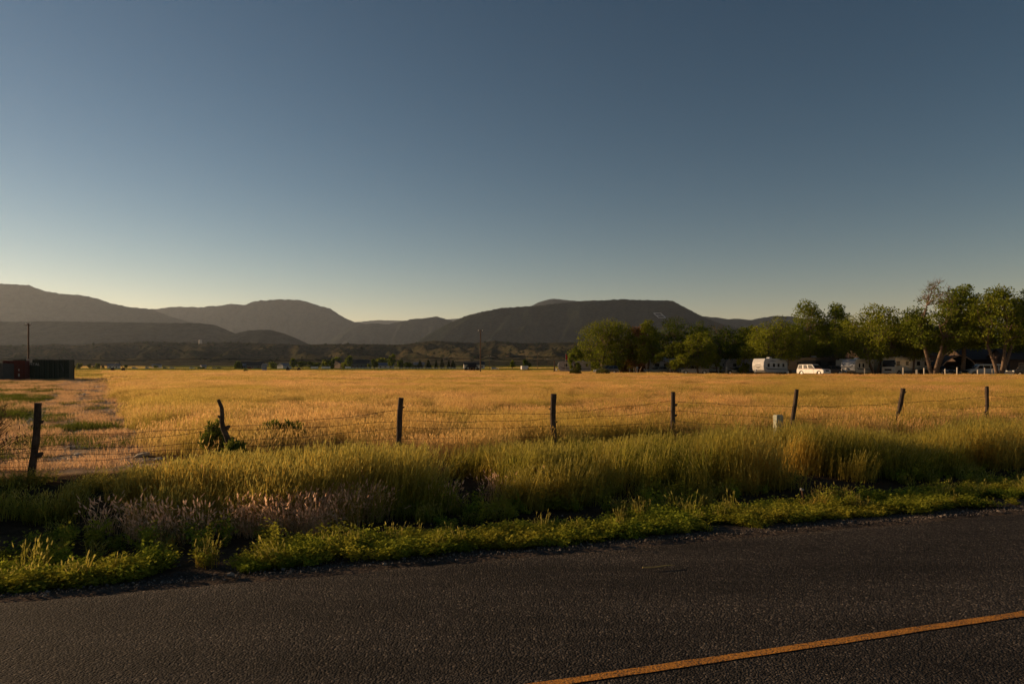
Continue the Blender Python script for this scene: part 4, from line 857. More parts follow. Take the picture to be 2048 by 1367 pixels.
# passenger van
def van(label, px, Y, heading):
    p = gp(px, Y); o = thing('passenger_van', label, 'van', p, R(heading)); W, L = 2.0, 5.7; fx, rx = 1.95, -1.75; r = .39
    prof = [(-2.83, .38)] + arch(rx, .46, .36) + arch(fx, .46, .36) + [(2.80, .42), (2.86, .72), (2.78, .98), (2.55, 1.12), (1.95, 1.28), (1.30, 1.98), (1.10, 2.08), (-2.55, 2.12), (-2.76, 2.0), (-2.86, 1.2)]
    b = MB(); b.prism(prof, -W / 2, W / 2); b.build('body', M_WHITE2, o, bevel=.09, seg=3)
    for s in (-1, 1):
        for x0, x1, sk in ((-2.6, -1.75, 0), (-1.62, -.55, 0), (-.42, .55, 0), (.72, 1.62, -.42)):
            q = MB(); y = s * (W / 2 + .006); vs = [(x0, y, 1.32), (x1, y, 1.32), (x1 + sk, y, 1.86), (x0 + (sk * .1), y, 1.86)]; vs2 = [(v[0], y + s * .012, v[2]) for v in vs]
            q.add(vs + vs2, [(0, 1, 2, 3), (7, 6, 5, 4), (0, 4, 5, 1), (1, 5, 6, 2), (2, 6, 7, 3), (3, 7, 4, 0)]); q.build('window', M_GLASS, o)
        q = MB(); q.box((2.72, s * .72, .90), (.18, .36, .2)); q.build('headlight', M_LAMP, o, bevel=.03)
        q = MB(); q.box((1.45, s * 1.14, 1.42), (.12, .22, .3)); q.build('mirror', M_BLACKP, o, bevel=.03)
        q = MB(); q.box((.60, s * (W / 2 + .004), 1.1), (.012, .012, 1.3)); q.build('door_seam', M_BLACKP, o)
        q = MB(); q.box((-.2, s * (W / 2 + .008), .62), (4.6, .02, .08)); q.build('side_moulding', M_BLACKP, o)
        wheel(o, fx, s * .88, r); wheel(o, rx, s * .88, r)
    ws = MB(); a, c = Vector((1.98, 0, 1.31)), Vector((1.36, 0, 1.95)); n = Vector((.7, 0, .65)) * .02
    ws.add([a + n + Vector((0, -.85, 0)), a + n + Vector((0, .85, 0)), c + n + Vector((0, .78, 0)), c + n + Vector((0, -.78, 0)), a + Vector((0, -.85, 0)), a + Vector((0, .85, 0)), c + Vector((0, .78, 0)), c + Vector((0, -.78, 0))], [(0, 1, 2, 3), (7, 6, 5, 4), (0, 4, 5, 1), (1, 5, 6, 2), (2, 6, 7, 3), (3, 7, 4, 0)]); ws.build('windscreen', M_GLASS, o)
    q = MB(); q.box((2.82, 0, .88), (.08, .95, .24)); q.build('grille', M_BLACKP, o, bevel=.02)
    q = MB(); q.box((2.86, 0, .5), (.16, 1.9, .2)); q.build('bumper', M_CHROME, o, bevel=.04)
van('pale passenger van parked broadside left of the three pale stems', 1970, 119, 167)

# caravans / trailers and motorhomes
def decal(parent, name, m, pts, y, s, th=.006):
    q = MB(); n = len(pts); vs = [(a, y, b) for a, b in pts] + [(a, y + s * th, b) for a, b in pts]; q.add(vs, [tuple(range(n)), tuple(range(2 * n - 1, n - 1, -1))] + [(i, (i + 1) % n, n + (i + 1) % n, n + i) for i in range(n)]); return q.build(name, m, parent)
M_DECAL = mat('dark_decal', (.03, .03, .035), .5); M_DECB = mat('brown_decal', (.18, .09, .045), .5); M_DECG = mat('grey_decal', (.20, .20, .21), .5)
def trailer(label, px, Y, heading, L=7.5, W=2.5, H=3.1, m=None, front=True, decor='v', wins=((-2.4, -1.6), (-.6, .3), (1.5, 2.2)), ac=True, door=.9, name='travel_trailer', cat='trailer', oval=False, nosecap=None, dz=0, group='travel trailers parked in the campground', awning=False):
    p = gp(px, Y); o = thing(name, label, cat, (p.x, p.y, p.z + dz), R(heading), group); m = m or M_WHITE2; h2 = L / 2
    prof = [(-h2 + .25, .52), (h2 - .75, .52), (h2 - .18, .95), (h2, 1.75), (h2 - .12, 2.45), (h2 - .55, H - .03), (h2 - .9, H), (-h2 + .1, H - .02), (-h2, H - .15), (-h2, .85)]
    b = MB(); b.prism(prof, -W / 2, W / 2); b.build('body', m, o, bevel=.08, seg=3)
    if nosecap:
        q = MB(); pr = [(h2 - .70, .62), (h2 - .17, .98), (h2 + .02, 1.75), (h2 - .10, 2.45), (h2 - .50, H - .08)]; q.prism([(a + .03, c) for a, c in pr] + [(a - .06, c) for a, c in pr[::-1]], -W / 2 + .06, W / 2 - .06); q.build('nose_cap', nosecap, o, bevel=.02)
    if decor == 'v':   # V shaped stripe and a dark bar across the nose
        for s in (-1, 1):
            q = MB(); q.box((h2 + .035, s * .42, 1.62), (.02, .9, .06)); ob = q.build('nose_stripe', M_DECAL, o); ob.rotation_euler = (s * R(24), 0, 0); ob.location = (0, 0, 0); ob.location.z = 1.62 - (1.62 * math.cos(R(24)) + s * s * .42 * math.sin(R(24)) * 1); ob.location.y = s * 1.62 * math.sin(R(24))
        q = MB(); q.box((h2 + .035, 0, 1.98), (.02, 1.1, .14)); q.build('nose_badge', M_DECG, o)
    if decor == 'u':
        q = MB(); pts = [(h2 + .04, -1.15 + 2.3 * k / 14, 1.5 + .75 * (abs(k - 7) / 7) ** 2.2) for k in range(15)]; q.tube(pts, .04, 5); q.build('nose_stripe', M_DECAL, o)
    for s in (-1, 1):
        y = s * (W / 2 + .004)
        for x0, x1 in wins:
            if oval:
                pts = [((x0 + x1) / 2 + (x1 - x0) * .42 * math.cos(a), 1.85 + .42 * math.sin(a)) for a in np.linspace(0, 6.283, 17)[:-1]]; f_ = decal(o, 'window', M_GLASS, pts, y, s, .02)
            else: f_ = decal(o, 'window', M_GLASS, [(x0, 1.55), (x1, 1.55), (x1, 2.2), (x0, 2.2)], y, s, .02)
        decal(o, 'side_stripe', M_DECAL if decor else M_DECB, [(-h2 + .3, 1.0), (h2 - 1.2, 1.12), (h2 - .5, 1.5), (h2 - 1.4, 1.28), (-h2 + .3, 1.12)], y, s)
        decal(o, 'swoosh', M_DECAL, [(-h2 * .1, 2.62), (h2 * .35, 2.78), (h2 * .75, 2.45), (h2 * .38, 2.66)], y, s)
        for wx in (-.55, .35): wheel(o, wx - .3, s * (W / 2 - .16), .34, .2)
        q = MB(); q.box((-.4, s * (W / 2 + .03), .80), (1.95, .05, .12)); q.build('fender', m, o, bevel=.02)
        q = MB(); q.box((-h2 - .01, s * (W / 2 - .2), 1.0), (.05, .12, .3)); q.build('tail_light', M_REDL, o)
    if door is not None:
        for s in (-1,):
            q = MB(); q.box((door, s * (W / 2 + .012), 1.55), (.68, .03, 1.85)); d_ = q.build('door', m, o, bevel=.02)
            q = MB(); q.box((door, s * (W / 2 + .035), 2.05), (.34, .02, .5)); q.build('door_window', M_GLASS, d_)
    if ac:
        q = MB(); q.box((.3, 0, H + .14), (.95, .75, .28), taper=.85, tx=.8); q.build('air_conditioner', M_WHITE2, o, bevel=.06)
    q = MB(); q.box((-1.8, .4, H + .05), (.4, .4, .12)); q.build('roof_vent', M_WHITE2, o, bevel=.02)
    q = MB(); q.tube([(h2 - .8, .5, .55), (h2 + 1.1, 0, .5)], .05, 6); q.tube([(h2 - .8, -.5, .55), (h2 + 1.1, 0, .5)], .05, 6); q.tube([(h2 + .9, 0, .0), (h2 + .9, 0, .75)], .04, 6); q.build('hitch', M_BLACKP, o)
    q = MB(); q.tube([(h2 + .35, -.22, .62), (h2 + .35, -.22, 1.1)], .16, 10); q.build('gas_bottle', M_WHITE2, o)
    if awning:
        q = MB(); q.tube([(-h2 * .7, -W / 2 - .08, H - .25), (h2 * .6, -W / 2 - .08, H - .25)], .09, 8); q.build('awning', M_DECG, o)
    return o
trailer('white travel trailer with a dark V stripe on its nose, under the bright round tree', 1540, 131, 218, L=8.2, W=2.5, H=3.15, m=M_WHITE2, decor='v', wins=((-2.9, -2.2), (-1.2, -.5), (.4, 1.1), (2.2, 2.9)), nosecap=M_WHITE)
trailer('grey nosed travel trailer with an air conditioner and two oval windows', 1715, 127, 217, L=7.2, W=2.6, H=3.0, m=M_CREAM, decor='u', oval=True, wins=((-2.2, -1.5), (.2, .9), (1.6, 2.3)), nosecap=M_GREY)
trailer('cream travel trailer with a brown badge, mostly behind the forked tree left of the motorhome', 1762, 133, 240, L=6.5, H=2.9, m=M_CREAM, decor=None, ac=True)
trailer('cream trailer end peeking out above the dark brown pickup', 1682, 138, 250, L=6.5, H=2.9, m=M_CREAM, decor=None, ac=True)
trailer('long grey white trailer with dark swooshes at the open end, behind the small dark tree', 1149, 153, 174, L=7.4, H=2.75, m=M_GREY, decor='v', wins=((-3.0, -2.5), (-1.0, .0), (1.6, 2.2)), awning=True)
trailer('pale trailer behind the teal grey wagon with two dark side windows', 1330, 152, 182, L=8.4, H=3.3, m=M_WHITE2, decor=None, wins=((-2.8, -1.6), (-.4, .6), (1.6, 2.6)))
trailer('pale trailer with a roof rail behind the silver pickup', 1403, 149, 180, L=8.2, H=3.3, m=M_GREY, decor=None, awning=True)
trailer('greenish cream trailer with one dark window behind the first thin sapling', 1447, 148, 178, L=7.4, H=3.0, m=mat('old_cream_paint', (.42, .44, .36), .5, .1, 2), decor=None, wins=((-.4, .5),))
trailer('grey trailer with a dark slide out behind the second thin sapling', 1484, 146, 176, L=7.6, H=3.2, m=M_GREY, decor=None, awning=True)

def motorhome(label, px, Y, heading, L=9.5, W=2.55, H=3.5, m=None, base=None, dark=False, name='motorhome', dz=0):
    p = gp(px, Y); o = thing(name, label, 'motorhome', (p.x, p.y, p.z + dz), R(heading), None); h2 = L / 2; m = m or M_CREAM
    prof = [(-h2 + .1, .42)] + arch(-h2 + 2.6, .55, .42) + arch(h2 - 1.3, .55, .42) + [(h2 - .1, .42), (h2, .7), (h2 + .02, 1.45), (h2 - .10, 1.6), (h2 - .30, 2.9), (h2 - .20, 3.2), (h2 - .35, H - .05), (h2 - .6, H), (-h2 + .1, H), (-h2, H - .1)]
    b = MB(); b.prism(prof, -W / 2, W / 2); b.build('body', m, o, bevel=.08, seg=3)
    q = MB(); a, c = Vector((h2 - .085, 0, 1.62)), Vector((h2 - .27, 0, 2.82)); n = Vector((.03, 0, 0)); w2 = W / 2 - .12
    q.add([a + n + Vector((0, -w2, 0)), a + n + Vector((0, w2, 0)), c + n + Vector((0, w2 - .03, 0)), c + n + Vector((0, -w2 + .03, 0)), a + Vector((-.03, -w2, 0)), a + Vector((-.03, w2, 0)), c + Vector((-.03, w2 - .03, 0)), c + Vector((-.03, -w2 + .03, 0))], [(0, 1, 2, 3), (7, 6, 5, 4), (0, 4, 5, 1), (1, 5, 6, 2), (2, 6, 7, 3), (3, 7, 4, 0)]); q.build('windscreen', M_GLASS, o)
    q = MB(); q.box((h2 + .02, 0, 1.05), (.06, 1.35, .34), taper=1, tx=1); q.build('grille', M_BLACKP, o, bevel=.02)
    q = MB(); q.box((h2 + .03, 0, .56), (.12, W * .96, .26)); q.build('bumper', m, o, bevel=.04)
    for s in (-1, 1):
        y = s * (W / 2 + .004)
        q = MB(); q.box((h2 - .02, s * (W / 2 - .3), 1.05), (.12, .36, .24)); q.build('headlight', M_LAMP, o, bevel=.03)
        q = MB(); q.box((h2 + .10, s * (W / 2 + .16), 2.15), (.14, .18, .55)); q.build('mirror', M_BLACKP, o, bevel=.03)
        decal(o, 'window', M_GLASS, [(h2 - 1.5, 1.75), (h2 - .45, 1.75), (h2 - .55, 2.65), (h2 - 1.5, 2.65)], y, s, .02)
        for x0, x1 in ((-h2 + .9, -h2 + 1.7), (-h2 + 3.0, -h2 + 4.0), (h2 - 3.9, h2 - 3.1)): decal(o, 'window', M_GLASS, [(x0, 1.85), (x1, 1.85), (x1, 2.6), (x0, 2.6)], y, s, .02)
        for k in range(3): decal(o, 'swoosh', M_DECAL if not dark else M_DECG, [(h2 - 3.2 - k * .5, 1.5 - k * .26), (h2 - 5.0 - k * .5, 1.25 - k * .26), (-h2 + .6, 1.62 - k * .28), (h2 - 5.2 - k * .5, 1.12 - k * .26)], y, s)
        decal(o, 'lower_band', base or M_DECG, [(-h2 + 3.4, .45), (h2 - 2.1, .45), (h2 - 2.1, .88), (-h2 + 3.4, .88)], y, s)
        wheel(o, h2 - 1.3, s * (W / 2 - .16), .48, .28); wheel(o, -h2 + 2.6, s * (W / 2 - .16), .48, .28)
    q = MB(); q.box((-h2 + 4.8, -W / 2 - .16, 1.95), (3.0, .34, 1.9)); q.build('slide_out', m, o, bevel=.03)
    q = MB(); q.tube([(-h2 + 1.2, -W / 2 - .1, H - .12), (h2 - 1.6, -W / 2 - .1, H - .12)], .09, 8); q.build('awning', M_BLACKP, o)
    for x in (-1.5, 1.8):
        q = MB(); q.box((x, 0, H + .14), (.95, .75, .28), taper=.85, tx=.8); q.build('air_conditioner', M_WHITE2, o, bevel=.06)
    q = MB(); q.box((h2 - 1.9, 0, H + .05), (.5, .5, .12)); q.build('roof_vent', M_WHITE2, o)
    return o
motorhome('cream motorhome with a large windscreen and dark side swooshes, nose toward the field', 1812, 127, 206, L=10.2, W=2.6, H=3.35, m=M_CREAM)
motorhome('dark motorcoach with a pale roof line behind the sunlit white car', 1612, 137, 178, L=10.8, H=3.45, m=M_BLK, base=M_DECG, dark=True)

# ---------------------------------------------------------------- campground fixtures
M_POSTW = mat('pale_post', (.45, .40, .33), .8, .3, 6); M_POSTB = mat('brown_post', (.22, .13, .08), .9, .3, 6)
pl = [(1347, 148, 'short white post between the thin stemmed tree and the silver pickup'), (1402, 141, 'pale post in front of the silver pickup'), (1415, 141, 'pale post just behind the tail of the silver pickup'), (1437, 140, 'pale post below the thin bright sapling'),
      (1510, 134, 'pale post in front of the nose of the white travel trailer'), (1536, 133, 'pale post in front of the side of the white travel trailer'), (1683, 125, 'pale post at the corner of the grey nosed trailer'), (1692, 125, 'pale post below the grey nose of a trailer'), (1729, 122, 'pale post below the oval windows'),
      (1806, 118, 'pale post in front of the motorhome nose'), (1833, 117, 'thick pale post right of the motorhome side'), (1848, 117, 'pale post in front of the black pickup'), (1890, 116, 'pale post between the leaning trunks and the black car'), (1914, 116, 'pale post in front of the black car facing the field'),
      (1955, 115, 'pale post in front of the van nose'), (1969, 115, 'second pale post in front of the van'), (1984, 114, 'pale post in front of the rear of the van'), (2036, 112, 'brown post with a rail at the right edge of the frame'), (1259, 150, 'thin pale post before the dark roofed cabin'), (1268, 150, 'pale post right of the dark roofed cabin')]
for i, (px, Y, lb) in enumerate(pl):
    p = gp(px, Y); h = [1.25, 1.5, 1.1, 1.4][i % 4]; o = thing('bollard', lb, 'post', p, rnd.uniform(0, 1), 'posts along the campground edge'); w_ = .16 if 'thick' not in lb else .3
    m = MB(); m.box((0, 0, h / 2 - .1), (w_, w_, h + .2)); m.build('shaft', M_POSTB if 'brown' in lb else M_POSTW, o, bevel=.01)
    m = MB(); m.box((0, 0, h + .02), (w_ * 1.2, w_ * 1.2, .06), taper=.6, tx=.6); m.build('cap', M_POSTW, o)
def hookup(label, px, Y):
    p = gp(px, Y); o = thing('power_pedestal', label, 'hookup post', p, .2); m = MB(); m.box((0, 0, .55), (.26, .2, 1.3)); m.build('post', M_POSTW, o, bevel=.01)
    m = MB(); m.box((0, -.02, 1.3), (.42, .3, .5)); b = m.build('meter_box', M_GREY, o, bevel=.02); m = MB(); m.box((0, -.175, 1.3), (.3, .01, .34)); m.build('cover', M_WHITE2, b)
hookup('white power hookup post in front of the grey trailer with a slide out', 1452, 139); hookup('pale power hookup post beside the long trailer at the open end', 1274, 149)
# red flag
p = gp(1131, 150); o = thing('flag_pole', 'slim pole with a red flag hanging limp above the long trailer', 'flag', p); m = MB(); m.tube([(0, 0, 0), (0, 0, 4.4)], .03, 6); m.build('pole', M_POSTW, o)
m = MB(); pts = [(0, 4.35), (.25, 4.2), (.42, 3.7), (.50, 3.1), (.30, 2.95), (.18, 3.1), (.0, 3.0)]; m.prism(pts, -.03, .03); m.build('cloth', mat('red_cloth', (.42, .02, .02), .8), o)
# buildings in the campground
M_BRWALL = mat('brown_timber', (.075, .045, .03), .9, .3, 2); M_DKROOF = mat('dark_shingles', (.030, .022, .020), .9, .3, 2); M_WARMW = mat('pale_trim', (.50, .32, .20), .7)
def gable(label, px, Y, w, d, hw, hr, rz, mw, mr, name='cabin', cat='building', windows=2, over=.4, dz=0, door=True, group=None, trim=None, glass=None):
    p = gp(px, Y); o = thing(name, label, cat, (p.x, p.y, p.z + dz), R(rz), group)
    m = MB(); m.add([(-w / 2, -d / 2, -.3), (w / 2, -d / 2, -.3), (w / 2, d / 2, -.3), (-w / 2, d / 2, -.3), (-w / 2, -d / 2, hw), (w / 2, -d / 2, hw), (w / 2, d / 2, hw), (-w / 2, d / 2, hw), (-w / 2, 0, hr), (w / 2, 0, hr)],
        [(3, 2, 1, 0), (0, 1, 5, 4), (2, 3, 7, 6), (1, 2, 6, 9, 5), (3, 0, 4, 8, 7)]); m.build('wall', mw, o)
    m = MB(); k = (hr - hw) / (d / 2); e = over
    for s in (-1, 1):
        a = [(-w / 2 - e, 0, hr + .03), (w / 2 + e, 0, hr + .03), (w / 2 + e, s * (d / 2 + e), hw - k * e + .03), (-w / 2 - e, s * (d / 2 + e), hw - k * e + .03)]; m.add(a + [(x_, y_, z_ + .14) for x_, y_, z_ in a], [(0, 1, 2, 3), (7, 6, 5, 4), (0, 4, 5, 1), (1, 5, 6, 2), (2, 6, 7, 3), (3, 7, 4, 0)])
    m.build('roof', mr, o)
    for i in range(windows):
        x = -w / 2 + w * (i + .5) / windows; zc = hw * .55
        m = MB(); m.box((x, -d / 2 - .02, zc), (min(1.4, w / windows * .5), .06, min(1.3, hw * .42))); f_ = m.build('window', trim or M_WARMW, o)
        m = MB(); m.box((x, -d / 2 - .055, zc), (min(1.2, w / windows * .42), .02, min(1.1, hw * .36))); m.build('pane', glass or M_GLASS, f_)
    if door:
        m = MB(); m.box((w * .5 / max(1, windows) * .0 + w * .02, -d / 2 - .03, 1.0), (1.0, .08, 2.0)); m.build('door', M_DECB, o)
    return o
gable('brown cabin with a low dark roof behind the slender sapling and the first trees', 1250, 164, 11, 6, 2.9, 4.2, 4, M_BRWALL, M_DKROOF)
gable('brown cabin with a wide dark roof behind the pale van', 1958, 134, 10, 7, 3.0, 4.9, 2, M_BRWALL, M_DKROOF)
gable('dark roofed cabin at the right edge of the frame behind the black pickup', 2045, 128, 9, 7, 3.0, 4.9, -4, M_BRWALL, M_DKROOF)
gable('long dark shed deep behind the travel trailer and the motorcoach', 1580, 172, 26, 8, 4.0, 5.6, 0, M_BRWALL, M_DKROOF, windows=5, name='shed')
gable('long dark shed deep behind the motorhome', 1800, 165, 24, 8, 4.2, 5.8, 0, M_BRWALL, M_DKROOF, windows=5, name='shed')
gable('long dark shed deep behind the pale trailers in the tree row dip', 1400, 178, 26, 8, 4.0, 5.4, 0, M_BRWALL, M_DKROOF, windows=5, name='shed')
# arched shelter
p = gp(1908, 127); o = thing('arched_shelter', 'brown open shelter with a curved pale edged roof between the leaning trunks and the van', 'shelter', p, R(-6))
arc = [(-3.2, 1.9), (-2.6, 2.6), (-1.6, 3.3), (-.4, 3.7), (.8, 3.4), (1.8, 2.7), (2.6, 1.7), (2.9, 1.0)]
m = MB(); m.prism(arc + [(a, c - .14) for a, c in arc[::-1]], -2.5, 2.5); rf = m.build('roof', M_DKROOF, o)
m = MB(); m.prism([(a * 1.01, c + .03) for a, c in arc] + [(a, c - .10) for a, c in arc[::-1]], -2.62, -2.5); m.build('roof_edge', M_WARMW, rf)
for x in (-2.9, 2.5):
    for y in (-2.3, 2.3): m = MB(); m.box((x, y, .9), (.18, .18, 2.0)); m.build('post', M_BRWALL, o)
m = MB(); m.box((0, 2.3, 1.3), (5.0, .1, 2.6)); m.build('back_wall', M_BRWALL, o)
# ---------------------------------------------------------------- shipping containers at the left
def cont_mat(name, c): 
    t = NT(name); g_ = t.n('ShaderNodeTexCoord').outputs['Object']; wv = t.n('ShaderNodeTexWave', wave_type='BANDS', bands_direction='X'); wv.inputs['Scale'].default_value = 1.15; t.l(g_, wv.inputs['Vector'])
    f = t.ramp(t.noise(g_, 1.5, 6, .7), [(.35, 0), (.7, 1)]); col = t.mix(f, c, tuple(k * .6 + .01 for k in c)); return t.done(t.pbr(col, .7, t.bump(wv.outputs['Fac'], .6, .05), spec=.3))
M_CGREEN = cont_mat('green_container', (.018, .030, .020)); M_CRED = cont_mat('red_container', (.095, .022, .016)); M_CGREY = cont_mat('grey_container', (.06, .065, .065)); M_LET = mat('faded_white_lettering', (.42, .42, .38), .8, .4, 3)
def container(label, x0, x1, Y0, depth, h, m, z, ends=False, name='shipping_container', rz=0):
    w = x1 - x0; o = thing(name, label, 'container', (x0, Y0, z), R(rz), None)
    b = MB(); n = int(w / .28) * 2
    pts = []                                      # corrugated long side, real steps
    for i in range(n + 1):
        x = .08 + (w - .16) * i / n; yy = .035 if (i // 2) % 2 else 0; pts.append((x, yy))
    V = [(x, yy, .16) for x, yy in pts] + [(x, yy, h - .12) for x, yy in pts]; k = len(pts); b.add(V, [(i, i + 1, k + i + 1, k + i) for i in range(k - 1)])
    b.box((w / 2, depth / 2 + .05, h / 2), (w - .1, depth - .08, h - .1)); b.build('shell', m, o)
    f = MB()
    for zz in (.08, h - .06): f.box((w / 2, .0, zz), (w, .16, .16)); f.box((w / 2, depth, zz), (w, .16, .16))
    for xx in (.08, w - .08):
        for yy in (0, depth): f.box((xx, yy, h / 2), (.163, .163, h - .004))
    f.build('frame', m, o)
    return o
zc = tz(gx(100, 88), 88)
CA = R(20); CR = Vector((gx(139, 87), 87, zc)); CL = 6.06; C0 = CR - Vector((math.cos(CA), math.sin(CA), 0)) * CL
g = container('dark green shipping container with faded white lettering, rightmost of the group', C0.x, C0.x + CL, C0.y, 2.44, 2.5, M_CGREEN, zc, rz=20)
def text(parent, s, size, loc, m, name='lettering', rot=(R(90), 0, 0), ext=.004):
    cu = bpy.data.curves.new('t', 'FONT'); cu.body = s; cu.size = size; cu.extrude = ext; to = bpy.data.objects.new('t', cu); COL.objects.link(to); bpy.context.view_layer.update()
    me = bpy.data.meshes.new_from_object(to.evaluated_get(bpy.context.evaluated_depsgraph_get())); bpy.data.objects.remove(to); me.materials.clear(); me.materials.append(m)
    o = link(name, me, parent, loc); o.rotation_euler = rot; return o
text(g, 'APITAL', .46, (1.42, -.06, 1.80), M_LET)
mm = MB(); mm.prism([(5.05, 2.1), (5.18, 2.1), (5.5, 1.1), (5.37, 1.1)], -.05, -.045); mm.build('logo_stroke', M_CGREY, g)
RR = Vector((gx(50.5, 83.2), 83.2, zc)); R0 = RR - Vector((math.cos(CA), math.sin(CA), 0)) * 2.3
g = container('dull red shipping container end between the grey crate and the green container', R0.x, R0.x + 2.3, R0.y, 1.6, 2.36, M_CRED, zc, rz=20)
mm = MB()
for x, z, w_, h_ in ((.66, 1.85, .07, .12), (.66, 1.25, .05, .06), (1.68, 1.25, .10, .22), (1.68, .62, .16, .34)):
    q = MB(); q.box((x, -.07, z), (w_, .01, h_)); q.build('marking_plate', M_LET, g)
for x in (.3, .9, 1.4, 2.0):
    q = MB(); q.tube([(x, -.08, .15), (x, -.08, 2.3)], .025, 6); q.build('lock_rod', M_CRED, g)
container('grey steel crate with a pale lid at the left edge of the frame', gx(-30, 81), gx(7, 81), 81, 2.2, 2.05, M_CGREY, zc, name='steel_crate')
container('dark container beyond the left edge of the frame', gx(-140, 84), gx(-34, 84), 84, 2.4, 2.45, M_CGREEN, zc)
# small white board on the front of the green container
p = C0 + Vector((math.cos(CA), math.sin(CA), 0)) * 1.42 + Vector((math.sin(CA), -math.cos(CA), 0)) * .12 + Vector((0, 0, 2.13)); o = thing('notice_board', 'small white board fixed high on the left end of the green container', 'sign', p, CA)
m = MB(); m.box((.35, 0, .25), (.62, .03, .42)); m.build('panel', M_POSTW, o)
m = MB(); m.box((.35, -.02, .25), (.5, .01, .04)); m.box((.35, -.02, .36), (.5, .01, .04)); m.build('printed_lines', M_DECAL, o)

# ---------------------------------------------------------------- utility poles and lines
M_POLE = mat('creosote_wood', (.085, .05, .03), .9, .3, 3); M_INS = mat('white_insulator', (.75, .72, .66), .3)
def pole(name, label, px, Y, topy, arm=1.6, r=.14, arms=1, ins=True, group=None, rz=0, baselow=0):
    p = gp(px, Y); h = EYE - (topy - HY) / F * Y - p.z; o = thing(name, label, 'utility pole', p, rz, group)
    m = MB(); m.tube([(0, 0, -.5 - baselow), (0, 0, h * .5), (0, 0, h)], [r, r * .85, r * .68], 9); m.build('pole', M_POLE, o)
    for k in range(arms):
        z = h - .35 - .9 * k; m = MB(); m.box((0, -.12, z), (arm, .10, .12)); a = m.build('crossarm', M_POLE, o)
        if ins:
            for s in (-1, 1):
                m = MB(); m.tube([(s * arm * .44, -.12, z + .06), (s * arm * .44, -.12, z + .16), (s * arm * .44, -.12, z + .30)], [.09, .12, .06], 8); m.build('insulator', M_INS, a)
    return o, p + Vector((0, 0, h - .35))
M_CABLE = mat('steel_cable', (.14, .12, .09), .5, .1, 3, metal=.3)
pole('utility_pole', 'tall dark pole rising behind the red and green containers', 57, 118, 646, arm=.9, r=.17)
pole('utility_pole', 'tall dark pole with a short crossarm and two white insulators in mid field', 961, 148, 659, arm=1.0, r=.15)
PX = [(780, 640, 717), (840, 575, 715), (902, 530, 712), (979, 480, 711), (1075, 425, 707), (1190, 378, 703), (1330, 340, 698)]
LBL = ['far thin pole above the conifers, leftmost of the line', 'far thin pole above the dark trees left of the barn', 'far thin pole standing above the long dark barn', 'thin pole just right of the tall mid field pole', 'thin pole holding the highest sagging lines, left of the flag', 'thin pole of the distant line hidden behind the first big tree', 'thin pole of the distant line hidden deep behind the trees']
tops = []
for (px, Y, ty), lb in zip(PX[:5], LBL): o, t_ = pole('line_pole', lb, px, Y, ty, arm=2.0, r=.16, group='poles of the distant power line'); tops.append(t_)
tops += [Vector((gx(1190, 378), 378, EYE + 35 / F * 378)), Vector((gx(1330, 340), 340, EYE + 40 / F * 340))]
tops = [Vector((gx(560, 760), 760, EYE + 20 / F * 760)), Vector((gx(700, 690), 690, EYE + 21 / F * 690))] + tops
for j, (off, sagk, lb) in enumerate(((0, .6, 'upper sagging cable of the distant power line'), (-2.6, .5, 'lower sagging cable of the distant power line'))):
    m = MB(); o_ = tops[0]
    for a, b in zip(tops[:-1], tops[1:]):
        pts = []
        for k in range(11):
            u = k / 10; q = a.lerp(b, u) + Vector((0, 0, off)); q.z -= 4 * (2.1 if j == 0 else 1.4) * u * (1 - u); pts.append(q - o_)
        m.tube(pts, .055 if j == 0 else .06, 4, cap=False)
    w_ = m.build('power_cable', M_CABLE, None); w_.location = o_; tag(w_, lb, 'cable')
pole('lamp_post', 'thin grey lamp post left of the flag with a small white head', 1096, 330, 716, arm=1.0, r=.09)
# ---------------------------------------------------------------- irrigation pivot
M_GALV = mat('galvanised_steel', (.055, .055, .055), .6, .2, 3, metal=.2)
piv = thing('irrigation_pivot', 'long wheeled irrigation pivot spanning the far field', 'irrigation machine', (0, 0, 0))
TW = [(-420, 262), (-110, 255), (236, 245), (587, 238), (944, 232), (1300, 226)]
def zp(Y): return None
tow = []
for px, Y in TW:
    x = gx(px, Y); z0 = tz(x, Y); H_ = EYE + 16.5 / F * Y - z0 if px < 900 else EYE + 21 / F * Y - z0; tow.append((Vector((x, Y, z0)), H_))
for (b, H_) in tow[1:-1]:
    m = MB(); s = 1.95
    for sx in (-1, 1):
        m.tube([b + Vector((sx * s, 0, .8)), b + Vector((sx * .25, 0, H_))], .09, 6)
        m.tube([b + Vector((sx * s * .55, 0, .8 + (H_ - .8) * .45)), b + Vector((-sx * s * .55, 0, .8 + (H_ - .8) * .45))], .05, 5)
    m.box(b + Vector((0, 0, .78)), (4.2, .16, .16)); tw = m.build('tower', M_GALV, piv)
    for sx in (-1, 1):
        q = MB(); c = b + Vector((sx * s, 0, .62)); q.tube([c + Vector((0, -.18, 0)), c + Vector((0, .18, 0))], .62, 18); q.build('wheel', M_TYRE, tw)
